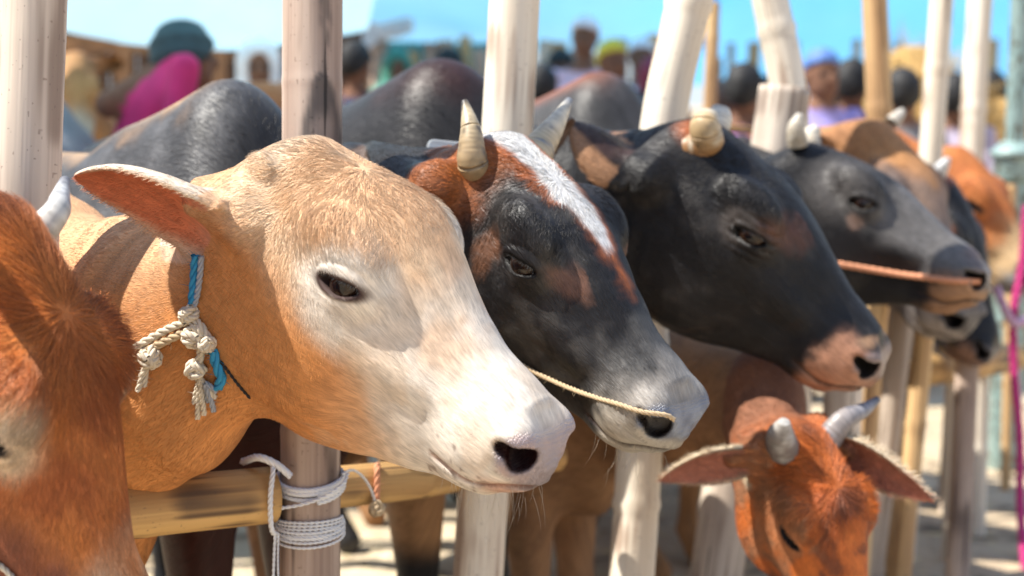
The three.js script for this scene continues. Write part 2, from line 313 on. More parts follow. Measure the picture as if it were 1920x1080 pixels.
// one hair: a narrow blade along +x that rises along +y and bends down again; its normals follow the hide
function bladeGeo(bend = 0.20, lift = 0.22) {
  const P = [], N = [], I = [], S = 3;
  for (let i = 0; i <= S; i++) { const t = i / S, y = lift * t - bend * t * t, w = 0.5 * (1 - t ** 2 * 0.92); P.push(t, y, -w, t, y, w); N.push(0, 1, -0.35, 0, 1, 0.35); }
  for (let i = 0; i < S; i++) { const a = i * 2; I.push(a, a + 1, a + 2, a + 1, a + 3, a + 2); }
  const g = new THREE.BufferGeometry(); g.setAttribute('position', new THREE.Float32BufferAttribute(P, 3)); g.setAttribute('normal', new THREE.Float32BufferAttribute(N, 3)); g.setIndex(I); return g;
}
const BLADE = bladeGeo(), BLADE_LONG = bladeGeo(0.20, 0.26);
function growFur(geo, local, o, group) {
  const pos = geo.attributes.position.array, nor = geo.attributes.normal.array, col = geo.attributes.color.array, idx = geo.index.array, r = rng(o.seed + 5), n = idx.length / 3;
  const acc = new Float64Array(n); let sum = 0;
  const a = V(), b = V(), c = V(), q = new THREE.Matrix3().setFromMatrix4(o.frame);
  for (let i = 0; i < n; i++) {
    const i0 = idx[i * 3] * 3, i1 = idx[i * 3 + 1] * 3, i2 = idx[i * 3 + 2] * 3;
    a.fromArray(pos, i0); b.fromArray(pos, i1); c.fromArray(pos, i2);
    const area = b.clone().sub(a).cross(c.clone().sub(a)).length() / 2, k = o.hair(local[i0], local[i0 + 1], local[i0 + 2]);
    sum += area * (k.len > 0 && !(o.above && a.y < o.above) ? (k.dens ?? 1) : 0); acc[i] = sum;
  }
  const count = Math.round(o.hairs), im = new THREE.InstancedMesh(o.longFur ? BLADE_LONG : BLADE, o.black ? M.furBlack : M.fur, count), m = new THREE.Matrix4(), ux = V(), uy = V(), uz = V(), p = V(), nn = V(), cc = new THREE.Color();
  im.name = 'fur'; im.castShadow = im.receiveShadow = true; tag(im, null, null, null, 'stuff');
  for (let k = 0; k < count; k++) {
    const w = r() * sum; let lo = 0, hi = n - 1; while (lo < hi) { const mid = (lo + hi) >> 1; if (acc[mid] < w) lo = mid + 1; else hi = mid; }
    let u = r(), v = r(); if (u + v > 1) { u = 1 - u; v = 1 - v; } const t = 1 - u - v, i0 = idx[lo * 3] * 3, i1 = idx[lo * 3 + 1] * 3, i2 = idx[lo * 3 + 2] * 3;
    const mixv = (A, out) => out.set(A[i0] * t + A[i1] * u + A[i2] * v, A[i0 + 1] * t + A[i1 + 1] * u + A[i2 + 1] * v, A[i0 + 2] * t + A[i1 + 2] * u + A[i2 + 2] * v);
    mixv(pos, p); mixv(nor, nn).normalize(); mixv(local, a); mixv(col, c);
    const h = o.hair(a.x, a.y, a.z);
    ux.set(...h.flow).applyMatrix3(q); ux.addScaledVector(nn, -ux.dot(nn)); if (ux.lengthSq() < 1e-8) ux.set(0, -1, 0).addScaledVector(nn, nn.y);
    ux.normalize(); uz.crossVectors(ux, nn);
    const ang = (r() - 0.5) * 2 * (h.mess ?? 0.35); ux.multiplyScalar(Math.cos(ang)).addScaledVector(uz, Math.sin(ang)).normalize();
    uy.copy(nn).addScaledVector(ux, (r() - 0.5) * 0.3).normalize(); uz.crossVectors(ux, uy).normalize(); uy.crossVectors(uz, ux);
    const len = h.len * (0.6 + 0.8 * r()), wd = (o.hairWidth ?? 0.0011) * (0.7 + 0.6 * r()) * (h.wide ?? 1);
    p.addScaledVector(nn, -0.0004);
    m.makeBasis(ux.multiplyScalar(len), uy.multiplyScalar(len * (h.lift ?? 1)), uz.multiplyScalar(wd)); m.setPosition(p.x - group.position.x, p.y - group.position.y, p.z - group.position.z);
    im.setMatrixAt(k, m);
    const j = 1 + (r() - 0.5) * (o.tone ?? 0.5), warm = 1 + (r() - 0.5) * 0.12; im.setColorAt(k, cc.setRGB(clamp(c.x * j * warm, 0, 0.92), clamp(c.y * j, 0, 0.92), clamp(c.z * j / warm, 0, 0.92)));
  }
  group.add(im); return im;
}
const HEADING = V(0.79, 0, 0.61).normalize();
const cattle = {};
function cow(o) {
  if (o.poll) { const v = V(0, 0.03, 0); o.org = [0, 0, 0]; v.applyMatrix4(frameOf(o)); o.org = o.poll.clone().sub(v).toArray(); }
  const frame = o.frame = frameOf(o), inv = frame.clone().invert(), q = new THREE.Matrix3().setFromMatrix4(frame).invert(), s = o.s;   // q: world direction -> head (scaled)
  const dir = (o.dir ?? HEADING).clone().normalize(), side = V(-dir.z, 0, dir.x), org = V(...o.org);
  const S = o.shoulder ?? org.clone().addScaledVector(dir, -0.60).setY(o.shY ?? 1.0), H = S.clone().addScaledVector(dir, -(o.long ?? 1.05)).setY(S.y + 0.02), g = o.girth ?? 1;
  const base = V((S.x + H.x) / 2, 0, (S.z + H.z) / 2);
  const group = thing(o.name ?? 'cow', o.label, o.category ?? 'cow', base, o.group ?? 'cattle tied along the bamboo fence');
  // what is fixed in the world: neck, trunk, hump, brisket, legs, tail
  const A = (v) => [v.x, v.y, v.z], UPV = [0, 1, 0], root = V(0.05, -0.125, 0).applyMatrix4(frame), prims = [];
  const neck = [{ p: root, r: [0.118 * s, 0.070 * s] }, ...(o.neck ?? []), { p: S.clone().addScaledVector(dir, 0.06).add(V(0, 0.02, 0)), r: [0.27 * g, 0.17 * g] }];
  for (let i = 0; i < neck.length - 1; i++) prims.push([bone(A(neck[i].p), A(neck[i + 1].p), neck[i].r, neck[i + 1].r, UPV), 0.05]);
  const trunk = [bone(A(S), A(H), [0.315 * g, 0.235 * g], [0.31 * g, 0.245 * g], UPV), 0.08];
  const hp = S.clone().addScaledVector(dir, -0.10 + (o.humpShift ?? 0)).setY(S.y + 0.31 * g), hs = o.hump ?? 1;
  const hump = [bone(A(hp.clone().addScaledVector(dir, -0.16).setY(hp.y - 0.03)), A(hp.clone().addScaledVector(dir, 0.05).setY(hp.y + 0.02)), [0.10 * hs, 0.10 * hs], [0.13 * hs, 0.105 * hs], UPV), 0.12];
  const brisket = [bone(A(S.clone().addScaledVector(dir, 0.12).setY(S.y - 0.16)), A(S.clone().addScaledVector(dir, -0.15).setY(S.y - 0.24 * g)), [0.15 * g, 0.075 * g], [0.15 * g, 0.11 * g], UPV), 0.08];
  const legs = [], leg = (c, hind) => {
    const top = c.clone().setY(S.y - 0.12), sway = hind ? 0.10 : 0.0, k = g;
    const knee = c.clone().addScaledVector(dir, hind ? -0.09 : 0.02).setY(hind ? 0.46 * k : 0.36 * k), fet = c.clone().addScaledVector(dir, hind ? -0.05 : 0).setY(0.11), toe = fet.clone().addScaledVector(dir, 0.05).setY(0.035);
    const mid = hind ? c.clone().addScaledVector(dir, 0.06).setY(0.66 * k) : null;
    if (hind) { legs.push([bone(A(top), A(mid), [0.15 * k, 0.10 * k], [0.085 * k, 0.06 * k], A(dir)), 0.06], [bone(A(mid), A(knee), [0.085 * k, 0.06 * k], [0.042, 0.036], A(dir)), 0.04]); }
    else legs.push([bone(A(top), A(knee), [0.12 * k, 0.085 * k], [0.045, 0.042], A(dir)), 0.06]);
    legs.push([bone(A(knee), A(fet), [0.040, 0.034], [0.030, 0.028], A(dir)), 0.03], [bone(A(fet), A(toe), [0.036, 0.034], [0.045, 0.045], A(dir)), 0.02]);
  };
  for (const k of [-1, 1]) { leg(S.clone().addScaledVector(side, 0.12 * g * k).addScaledVector(dir, -0.02), false); leg(H.clone().addScaledVector(side, 0.13 * g * k).addScaledVector(dir, -0.03), true); }
  const tailTop = H.clone().addScaledVector(dir, -0.27).setY(H.y + 0.18), tail = [[bone(A(tailTop), A(tailTop.clone().addScaledVector(dir, -0.07).setY(0.75)), [0.035, 0.035], [0.014, 0.014], A(dir)), 0.03], [bone(A(tailTop.clone().addScaledVector(dir, -0.07).setY(0.75)), A(tailTop.clone().addScaledVector(dir, -0.06).setY(0.45)), [0.014, 0.014], [0.03, 0.03], A(dir)), 0.02]];
  const near = [...prims, ...(o.extra ?? []), trunk, hump, brisket], all = [...near, ...legs, ...tail];
  const worldField = (list) => (x, y, z) => { let f = list[0][0](x, y, z); for (let i = 1; i < list.length; i++) { const d = list[i][0](x, y, z); if (d < f + 0.2) f = smin(f, d, list[i][1]); } return f; };
  const fNear = worldField(near), fAll = worldField(all), head = headField(o), ears = (o.ears ?? []).map((e) => earOf(e, inv, q)), lumps = o.lumps ?? [];
  const E = frame.elements, wr = o.wrinkle;
  const field = (x, y, z) => {
    const X = E[0] * x + E[4] * y + E[8] * z + E[12], Y = E[1] * x + E[5] * y + E[9] * z + E[13], Z = E[2] * x + E[6] * y + E[10] * z + E[14];
    let f = smin(head(x, y, z), fNear(X, Y, Z) / s, 0.05);
    for (const l of lumps) f = smin(f, ell(x - l[0], y - l[1], z - l[2], l[3], l[4], l[5]), l[6] ?? 0.02);
    for (const e of ears) { f = smin(f, e.root(x, y, z), 0.022); f = smin(f, e.field(x, y, z), 0.012); }
    if (wr && f < 0.03 && f > -0.03) f += wr(x, y, z, X, Y, Z);
    return f;
  };
  // the join between the fine head and the coarse body lies across the neck
  const cut = o.cut ?? 0.32, K = org.clone().addScaledVector(dir, -cut), lo = [...(o.lo ?? [-0.34, -0.48, -0.24])], hi = [...(o.hi ?? [0.54, 0.12, 0.24])];
  for (const e of ears) for (const v of [e.tip, e.base]) { lo[0] = Math.min(lo[0], v.x - 0.05); lo[1] = Math.min(lo[1], v.y - 0.05); lo[2] = Math.min(lo[2], v.z - 0.06); hi[0] = Math.max(hi[0], v.x + 0.05); hi[1] = Math.max(hi[1], v.y + 0.05); hi[2] = Math.max(hi[2], v.z + 0.06); }
  const earAt = (x, y, z) => { for (const e of ears) { const i = e.info(x, y, z); if (i) return i; } return null; };
  const paint = (x, y, z, nx, ny, nz, w) => o.colour(x, y, z, w, earAt(x, y, z), nx, ny, nz);
  const v = V(), side0 = (L, i) => v.fromArray(L, i).applyMatrix4(frame).sub(K).dot(dir);
  const hs0 = skin(field, lo, hi, o.cell ?? 0.0035, frame, paint, (L, i) => side0(L, i) > 0, (x, y, z) => [x * 4, Math.atan2(z, y + 0.12) * 0.5]);
  const I4 = new THREE.Matrix4(), lx = Math.min(S.x, H.x) - 0.75, hx = Math.max(S.x, H.x) + 0.75, lz = Math.min(S.z, H.z) - 0.75, hz = Math.max(S.z, H.z) + 0.75;
  const p = V();
  const bs = skin((x, y, z) => fAll(x, y, z) + 0.0025, [lx, -0.02, lz], [hx, 1.75, hz], o.bodyCell ?? 0.022, I4, (x, y, z, nx, ny, nz, w) => { p.set(x, y, z).applyMatrix4(inv); return o.colour(p.x, p.y, p.z, w, null, nx, ny, nz, { S, H, dir, along: w.clone().sub(S).dot(dir), side: w.clone().sub(S).dot(side) }); }, (L, i) => v.fromArray(L, i).sub(K).dot(dir) < 0.03, (x, y, z) => [((x - S.x) * dir.x + (z - S.z) * dir.z) * 3, Math.atan2((x - S.x) * side.x + (z - S.z) * side.z, y - S.y + 0.1) * 1.0]);
  const both = mergeGeometries([hs0.geo, bs.geo]);
  const furGeo = hs0.geo;
  if (o.hairs) growFur(furGeo, hs0.local, o, group);
  if (o.bodyHairs) { const bl = new Float32Array(bs.local.length); for (let i = 0; i < bl.length; i += 3) { p.fromArray(bs.local, i).applyMatrix4(inv); bl.set([p.x, p.y, p.z], i); } growFur(bs.geo, bl, { ...o, hairs: o.bodyHairs, hairWidth: 0.0016, above: o.furAbove ?? 1.02, tone: 0.35, seed: o.seed + 3, hair: (x, y, z) => { const a = fbm(x * 9, y * 9, z * 9) - 0.5; return { flow: [-0.9 + a, -0.5 + 2 * a, a], len: 0.013, mess: 0.5, lift: 0.6 }; } }, group); }
  // the wet bare nose is the same surface with its own gloss
  const ix = both.index.array, dry = [], wet = [], hl = hs0.local, nh = hs0.geo.index.count;
  for (let i = 0; i < ix.length; i += 3) { const k = ix[i] * 3, isWet = i < nh && hl[k] > 0.42 && (nosePad(hl[k], hl[k + 1], hl[k + 2]) > 0.5 || nostrilIn(hl[k], hl[k + 1], hl[k + 2]) > 0.5); (isWet ? wet : dry).push(ix[i], ix[i + 1], ix[i + 2]); }
  both.setIndex(dry.concat(wet)); both.addGroup(0, dry.length, 0); if (wet.length) both.addGroup(dry.length, wet.length, 1);
  part('body', both, wet.length ? [o.black ? M.hideBlack : M.hide, M.nose] : (o.black ? M.hideBlack : M.hide), group);
  // eyes
  for (const k of [1, -1]) {
    const c = V(EYE_AT[0], EYE_AT[1], EYE_AT[2] - 0.0165).multiply(V(1, 1, k)), gy = new THREE.SphereGeometry(0.0250, 32, 24), C = [], pp = gy.attributes.position;
    const look = V(0.12, -0.02, k).normalize();
    for (let i = 0; i < pp.count; i++) {
      const d = V(pp.getX(i), pp.getY(i), pp.getZ(i)).normalize(), a = d.clone().sub(look.clone().multiplyScalar(d.dot(look))), u = a.x * Math.cos(EYE_TILT) + a.y * Math.sin(EYE_TILT), w2 = -a.x * Math.sin(EYE_TILT) + a.y * Math.cos(EYE_TILT), rr = a.length();
      C.push(...(d.dot(look) < 0 ? [0.12, 0.08, 0.06] : Math.hypot(u / 0.42, w2 / 0.22) < 1 ? [0.004, 0.004, 0.006] : rr < 0.85 ? [0.020, 0.009, 0.005] : [0.035, 0.02, 0.015]));
    }
    gy.setAttribute('color', new THREE.Float32BufferAttribute(C, 3)); gy.translate(c.x, c.y, c.z); gy.applyMatrix4(frame); part('eye', gy, M.eye, group);
    if (o.lashes) {
      const L = [], r = rng(9 + k);
      for (let i = 0; i < 46; i++) {
        const t = i / 45 * 2 - 1, eu = 0.025 * t, ev = 0.0084 * Math.sqrt(Math.max(0, 1 - t * t)) + 0.10 * Math.abs(eu), ct = Math.cos(EYE_TILT), st = Math.sin(EYE_TILT);
        const x = EYE_AT[0] + eu * ct - ev * st, y = EYE_AT[1] + eu * st + ev * ct, z = (EYE_AT[2] + 0.0035 - 0.006 * t * t) * k, b = BLADE_LONG.clone();
        const m = new THREE.Matrix4(), ux = V(0.25 + 0.5 * t + (r() - 0.5) * 0.4, -0.15 + (r() - 0.5) * 0.3, k).normalize(), uy = V(0, 1, 0).addScaledVector(ux, -ux.y).normalize(), uz = V().crossVectors(ux, uy);
        const l = 0.013 * (0.7 + 0.5 * r()); m.makeBasis(ux.multiplyScalar(l), uy.multiplyScalar(l * 1.2), uz.multiplyScalar(0.0012)); m.setPosition(x, y, z); b.applyMatrix4(m); L.push(b);
      }
      const lg = mergeGeometries(L); lg.applyMatrix4(frame); part('eyelashes', lg, M.lash, group);
    }
  }
  for (const h of o.horns ?? []) {
    const pts = h.pts.map((a) => Array.isArray(a) ? V(...a).applyMatrix4(frame) : a);
    part('horn', hornGeo(pts, h.radii, h.colour), M.horn, group);
  }
  if (o.whiskers) {
    const L = [], r = rng(o.seed + 77);
    for (let i = 0; i < o.whiskers; i++) {
      const a = r() * 6.28, x = 0.40 + 0.1 * r(), y = -0.19 + 0.09 * r(), n = V(0.3 + r() * 0.4, -0.6 - 0.5 * r(), (r() - 0.35) * 1.2).normalize(), p0 = V(x, y, 0.055 * (r() * 1.4 - 0.4));
      let d = 0; for (let k = 0; k < 40; k++) { const f = field(p0.x, p0.y, p0.z); if (f > -0.001) break; p0.addScaledVector(n, Math.max(-f, 0.001)); }
      const b = BLADE.clone(), ux = n.clone(), uy = V(0.8, 0.5, 0).addScaledVector(ux, -V(0.8, 0.5, 0).dot(ux)).normalize(), uz = V().crossVectors(ux, uy), l = 0.02 + 0.035 * r();
      b.applyMatrix4(new THREE.Matrix4().makeBasis(ux.multiplyScalar(l), uy.multiplyScalar(l), uz.multiplyScalar(0.0006)).setPosition(p0)); L.push(b);
    }
    const wg = mergeGeometries(L); wg.applyMatrix4(frame); part('whiskers', wg, M.whisker, group);
  }
  group.userData.field = undefined;
  const out = { group, frame, inv, field, s, S, H, dir, E: frame,
    // where the view ray through that pixel meets this animal's head or neck; returns the point lifted off the hide
    hit(px, py, lift = 0, from = 1.4, to = 4) {
      const a = at(px, py, 1), v0 = V(0, EYE, 0), d = a.clone().sub(v0), p = V();
      for (let t = from; t < to; t += 0.004) {
        p.copy(v0).addScaledVector(d, t); const l = p.clone().applyMatrix4(inv), f = field(l.x, l.y, l.z) * s;
        if (f < 0.002) { const gr = gradient(field, l.x, l.y, l.z, 0.004), n = V(gr[0], gr[1], gr[2]).applyMatrix3(new THREE.Matrix3().setFromMatrix4(frame)).normalize(); return { p: p.clone().addScaledVector(n, lift - f), n, l }; }
      }
      return { p: at(px, py, 2.4), n: V(0, 0, 1), l: V() , miss: true };
    } };
  cattle[o.key] = out; return out;
}
// direction in which the coat lies: away from the whorl on the forehead over the face, backwards and down over the neck
function coat(whorl, o = {}) {
  return (x, y, z) => {
    const n1 = fbm(x * 22 + 3, y * 22, z * 22) - 0.5, n2 = fbm(x * 22 - 9, y * 22 + 5, z * 22) - 0.5;
    const back = ss(0.03, -0.10, x);
    let dx = x - whorl[0], dy = y - whorl[1], dz = z - whorl[2]; const l = Math.hypot(dx, dy, dz) + 1e-4; dx /= l; dy /= l; dz /= l;
    const curly = (o.curl ?? 0) * ss(0.17, 0.02, Math.hypot(x - 0.10, y - 0.02, z * 0.8));
    const fx = lerp(dx, -0.8, back) + n1 * (0.5 + 5 * curly), fy = lerp(dy, -0.7, back) + n2 * (0.5 + 5 * curly), fz = lerp(dz, 0, back) + (n1 - n2) * 3 * curly;
    const al = Math.min(almond(x, y, z), 9), az = Math.abs(z) > 0.06;
    let len = (o.len ?? 0.012) * lerp(1, 0.72, ss(0.16, 0.30, x)) * (1 + 1.6 * clamp(curly * 2));
    if (az && al < 1.35) len = 0; else if (az && al < 2.6) len *= 0.6;
    if (x > 0.455 && y > -0.125 && nosePad(x, y, z) > 0.4) len = 0;
    if (x > 0.42) len *= 0.7;
    return { flow: [fx, fy, fz], len, mess: 0.3 + 0.7 * curly, lift: lerp(1, 0.6, ss(0.14, 0.28, x)) + 0.9 * curly, dens: 1, wide: lerp(1, 0.65, ss(0.14, 0.28, x)) };
  };
}
// how far a point belongs to the bare nose
function nosePad(x, y, z) {
  const az = Math.abs(z);
  const front = ss(0.468, 0.490, x + 0.10 * clamp(y + 0.07, -0.1, 0.03)), nos = ss(0.036, 0.024, Math.hypot(x - 0.484, (y + 0.072) * 0.9, az - 0.048));
  return Math.max(front * ss(-0.135, -0.115, y), nos);
}
const nostrilIn = (x, y, z) => x > 0.40 ? ss(0.0045, 0.0005, nostril(x, y, z)) : 0;
// bamboo weathered in the open: fibres along the culm, grey film, stains and cracks; one turn wide, about 1.2 m high
function bambooTex(seed, pale, dark, stain, amount) {
  const W = 256, H = 1024, h = new Float32Array(W * H);
  const col = tex(W, H, (i, j) => {
    const u = i / W, v = j / H, f1 = tn(u * 90, v * 10, 90, 10, seed), f2 = tn(u * 40, v * 5, 40, 5, seed + 1), f3 = tn(u * 10, v * 4, 10, 4, seed + 2), b = tn(u * 5, v * 14, 5, 14, seed + 3), sp = tn(u * 60, v * 200, 60, 200, seed + 4);
    let c = mixc(pale, dark, clamp(0.34 + 0.16 * (f2 - 0.5) + 0.34 * (f1 - 0.5) + 1.0 * (f3 - 0.5)));
    c = mixc(c, stain, amount * clamp(ss(0.55, 0.85, 0.6 * b + 0.4 * f2)));
    const crack = ss(0.90, 0.95, tn(u * 34, v * 3, 34, 3, seed + 6)) * ss(0.5, 0.6, f1); c = mixc(c, [0.16, 0.12, 0.10], 0.7 * crack); c = mixc(c, [0.34, 0.27, 0.23], 0.35 * ss(0.90, 0.97, sp));
    h[j * W + i] = 0.5 + 0.3 * (f1 - 0.5) + 0.08 * (f2 - 0.5) - 0.4 * crack; return c;
  });
  return { map: col, bumpMap: tex(W, H, (i, j) => [h[j * W + i], h[j * W + i], h[j * W + i]], false), bumpScale: 0.0009, roughness: 0.7 };
}
const BAM = {
  grey: std(bambooTex(3, [0.84, 0.78, 0.71], [0.64, 0.57, 0.51], [0.46, 0.39, 0.34], 0.6)),
  mauve: std(bambooTex(13, [0.74, 0.66, 0.60], [0.52, 0.43, 0.38], [0.32, 0.26, 0.23], 0.9)),
  pale: std(bambooTex(23, [0.93, 0.89, 0.82], [0.80, 0.73, 0.64], [0.60, 0.50, 0.43], 0.7)),
  tan: std(bambooTex(33, [0.84, 0.70, 0.50], [0.64, 0.48, 0.32], [0.42, 0.31, 0.21], 0.7)),
  rail: std(bambooTex(43, [0.82, 0.66, 0.42], [0.60, 0.45, 0.28], [0.32, 0.24, 0.17], 1.0)),
};
// a culm along a path: rings swell at the nodes, ends are closed
function culm(pts, radius, o = {}) {
  const curve = new THREE.CatmullRomCurve3(pts, false, 'centripetal'), L = curve.getLength(), step = o.node ?? 0.32, n0 = o.first ?? 0.13, seg = Math.ceil(L / (o.step ?? 0.018)), R = o.sides ?? 26, P = [], U = [], I = [], r = rng((o.seed ?? 1) * 71);
  const lean = Array.from({ length: 8 }, () => r()), ringsAt = []; for (let s = n0; s < L; s += step * (0.85 + 0.3 * r())) ringsAt.push(s);
  let ref = V(0, 0, 1);
  for (let i = 0; i <= seg; i++) {
    const t = i / seg, s = t * L, c = curve.getPointAt(t), d = curve.getTangentAt(t), a = new THREE.Vector3().crossVectors(d, Math.abs(d.z) > 0.9 ? V(1, 0, 0) : ref).normalize(), b = new THREE.Vector3().crossVectors(d, a);
    let rad = radius * (1 + (o.taper ?? 0) * (0.5 - t)); let ring = 0, groove = 0;
    for (const q of ringsAt) { ring += Math.exp(-(((s - q) / 0.009) ** 2)); groove += Math.exp(-(((s - q + 0.012) / 0.004) ** 2)); }
    const swell = o.knots ?? 0.07;
    for (let m = 0; m <= R; m++) {
      const g = m / R * Math.PI * 2, nn = a.clone().multiplyScalar(Math.cos(g)).addScaledVector(b, Math.sin(g));
      const w = 1 + swell * ring - 0.035 * groove * (swell > 0.03 ? 1 : 0) + 0.05 * (tn(g / 6.2832 * 3, s * 3, 3, 997, o.seed ?? 1) - 0.5) + 0.012 * (tn(g / 6.2832 * 9, s * 14, 9, 997, 5) - 0.5);
      const p = c.clone().addScaledVector(nn, rad * w); P.push(p.x, p.y, p.z); U.push(m / R + lean[0], s / 1.2 + lean[1]);
    }
  }
  for (let i = 0; i < seg; i++) for (let m = 0; m < R; m++) { const a = i * (R + 1) + m, b = a + 1, c = a + R + 1, d = c + 1; I.push(a, b, c, b, d, c); }
  for (const end of [0, seg]) {           // sawn ends: a rim and a hollow
    const row = end * (R + 1), c = curve.getPointAt(end ? 1 : 0), d = curve.getTangentAt(end ? 1 : 0).multiplyScalar(end ? -1 : 1), base = P.length / 3;
    for (let m = 0; m <= R; m++) { const q = V(P[(row + m) * 3], P[(row + m) * 3 + 1], P[(row + m) * 3 + 2]).lerp(c, 0.28); P.push(q.x, q.y, q.z); U.push(m / R, 0.01); }
    for (let m = 0; m <= R; m++) { const q = V(P[(row + m) * 3], P[(row + m) * 3 + 1], P[(row + m) * 3 + 2]).lerp(c, 0.3).addScaledVector(d, 0.05); P.push(q.x, q.y, q.z); U.push(m / R, 0.05); }
    const cc = P.length / 3; P.push(c.x + d.x * 0.05, c.y + d.y * 0.05, c.z + d.z * 0.05); U.push(0.5, 0.1);
    for (let m = 0; m < R; m++) { const f = (x, y, z) => end ? I.push(x, y, z) : I.push(x, z, y); f(row + m, row + m + 1, base + m); f(row + m + 1, base + m + 1, base + m); f(base + m, base + m + 1, base + R + 1 + m); f(base + m + 1, base + R + 2 + m, base + R + 1 + m); f(base + R + 1 + m, base + R + 2 + m, cc); }
  }
  const g = new THREE.BufferGeometry(); g.setAttribute('position', new THREE.Float32BufferAttribute(P, 3)); g.setAttribute('uv', new THREE.Float32BufferAttribute(U, 2)); g.setIndex(I); g.computeVertexNormals();
  const N = g.attributes.normal; for (let i = 0; i <= seg; i++) { const a = i * (R + 1), b = a + R; const v = V(N.getX(a) + N.getX(b), N.getY(a) + N.getY(b), N.getZ(a) + N.getZ(b)).normalize(); N.setXYZ(a, v.x, v.y, v.z); N.setXYZ(b, v.x, v.y, v.z); }
  return g;
}
// through two pixels at one distance, carried on down to the ground and up to a height
function standing(px, d, top) {
  const w = px.map(([x, y, dd]) => at(x, y, dd ?? d)), a = w[0], b = w[1], y = w[w.length - 1], z = w[w.length - 2] ?? a;
  const up = a.clone().add(a.clone().sub(b).multiplyScalar((top - a.y) / (a.y - b.y))), down = y.clone().add(y.clone().sub(z).multiplyScalar(y.y / (z.y - y.y)));
  return [down.setY(-0.03), ...w.reverse(), ...(top > a.y + 0.05 ? [up] : [])];
}
// twisted rope along a path
function rope(pts, r, o = {}) {
  const curve = new THREE.CatmullRomCurve3(pts, o.closed ?? false), L = curve.getLength(), S = o.strands ?? 3, pitch = (o.pitch ?? 7) * r, parts = [], n = Math.max(8, Math.ceil(L / (pitch / 7))), fr = curve.computeFrenetFrames(n, false);
  for (let k = 0; k < S; k++) {
    const q = []; for (let i = 0; i <= n; i++) { const t = i / n, c = curve.getPointAt(t), g = t * L / pitch * Math.PI * 2 + k / S * Math.PI * 2; q.push(c.addScaledVector(fr.normals[i], Math.cos(g) * r * 0.52).addScaledVector(fr.binormals[i], Math.sin(g) * r * 0.52)); }
    parts.push(new THREE.TubeGeometry(new THREE.CatmullRomCurve3(q), n, r * 0.56, 6, false));
  }
  if (o.fuzz) { const rr = rng(7), b = BLADE; for (let i = 0; i < L * o.fuzz; i++) { const t = rr(), c = curve.getPointAt(t), u = V(rr() - 0.5, rr() - 0.5, rr() - 0.5).normalize(), w = V(rr() - 0.5, rr() - 0.5, rr() - 0.5).cross(u).normalize(), x = V().crossVectors(u, w), l = r * (1 + 1.6 * rr()); const g = b.clone(); g.applyMatrix4(new THREE.Matrix4().makeBasis(u.clone().multiplyScalar(l), w.multiplyScalar(l), x.multiplyScalar(0.0006)).setPosition(c.addScaledVector(u, r * 0.8))); g.setAttribute('uv', new THREE.Float32BufferAttribute(new Float32Array(g.attributes.position.count * 2), 2)); parts.push(g); } }
  return mergeGeometries(parts);
}
function knotGeo(c, R, r, seed = 1) {       // a lump of rope: a few loops wound about each other
  const rr = rng(seed), parts = [];
  for (let k = 0; k < 4; k++) { const a = V(rr() - 0.5, rr() - 0.5, rr() - 0.5).normalize(), b = V(rr() - 0.5, rr() - 0.5, rr() - 0.5).cross(a).normalize(), e = V().crossVectors(a, b), pts = []; for (let i = 0; i < 12; i++) { const g = i / 12 * 6.2832; pts.push(c.clone().addScaledVector(b, Math.cos(g) * (R - r)).addScaledVector(e, Math.sin(g) * (R - r) * 0.85).addScaledVector(a, (k - 1.5) * r * 0.7)); } parts.push(rope(pts, r, { closed: true, pitch: 6 })); }
  return mergeGeometries(parts);
}

// ---------------------------------------------------------------- ground
{
  const W = 512, h = new Float32Array(W * W);
  const map = tex(W, W, (i, j) => {
    const u = i / W, v = j / W, a = tn(u * 6, v * 6, 6, 6, 1), b = tn(u * 24, v * 24, 24, 24, 2), c = tn(u * 110, v * 110, 110, 110, 3), s = tn(u * 60 + 20 * tn(u * 5, v * 5, 5, 5, 9), v * 200, 400, 200, 4);
    let k = mixc([0.80, 0.73, 0.62], [0.62, 0.54, 0.44], clamp(0.4 + (a - 0.5) + 0.6 * (b - 0.5))); k = mixc(k, [0.36, 0.31, 0.24], 0.7 * ss(0.62, 0.8, 0.6 * b + 0.4 * c)); k = mixc(k, [0.88, 0.80, 0.58], 0.7 * ss(0.8, 0.9, s)); h[j * W + i] = 0.4 * b + 0.4 * c + 0.2 * s; return k;
  });
  map.repeat.set(100, 100); const bump = tex(W, W, (i, j) => [h[j * W + i], h[j * W + i], h[j * W + i]], false); bump.repeat.set(100, 100);
  const g = new THREE.PlaneGeometry(300, 300, 60, 60); g.rotateX(-Math.PI / 2);
  const m = mesh('ground', g, std({ map, bumpMap: bump, bumpScale: 0.02, roughness: 0.95 })); m.position.set(0, 0, -60); tag(m, 'pale trodden sandy ground of the cattle market', 'ground', null, 'structure');
}

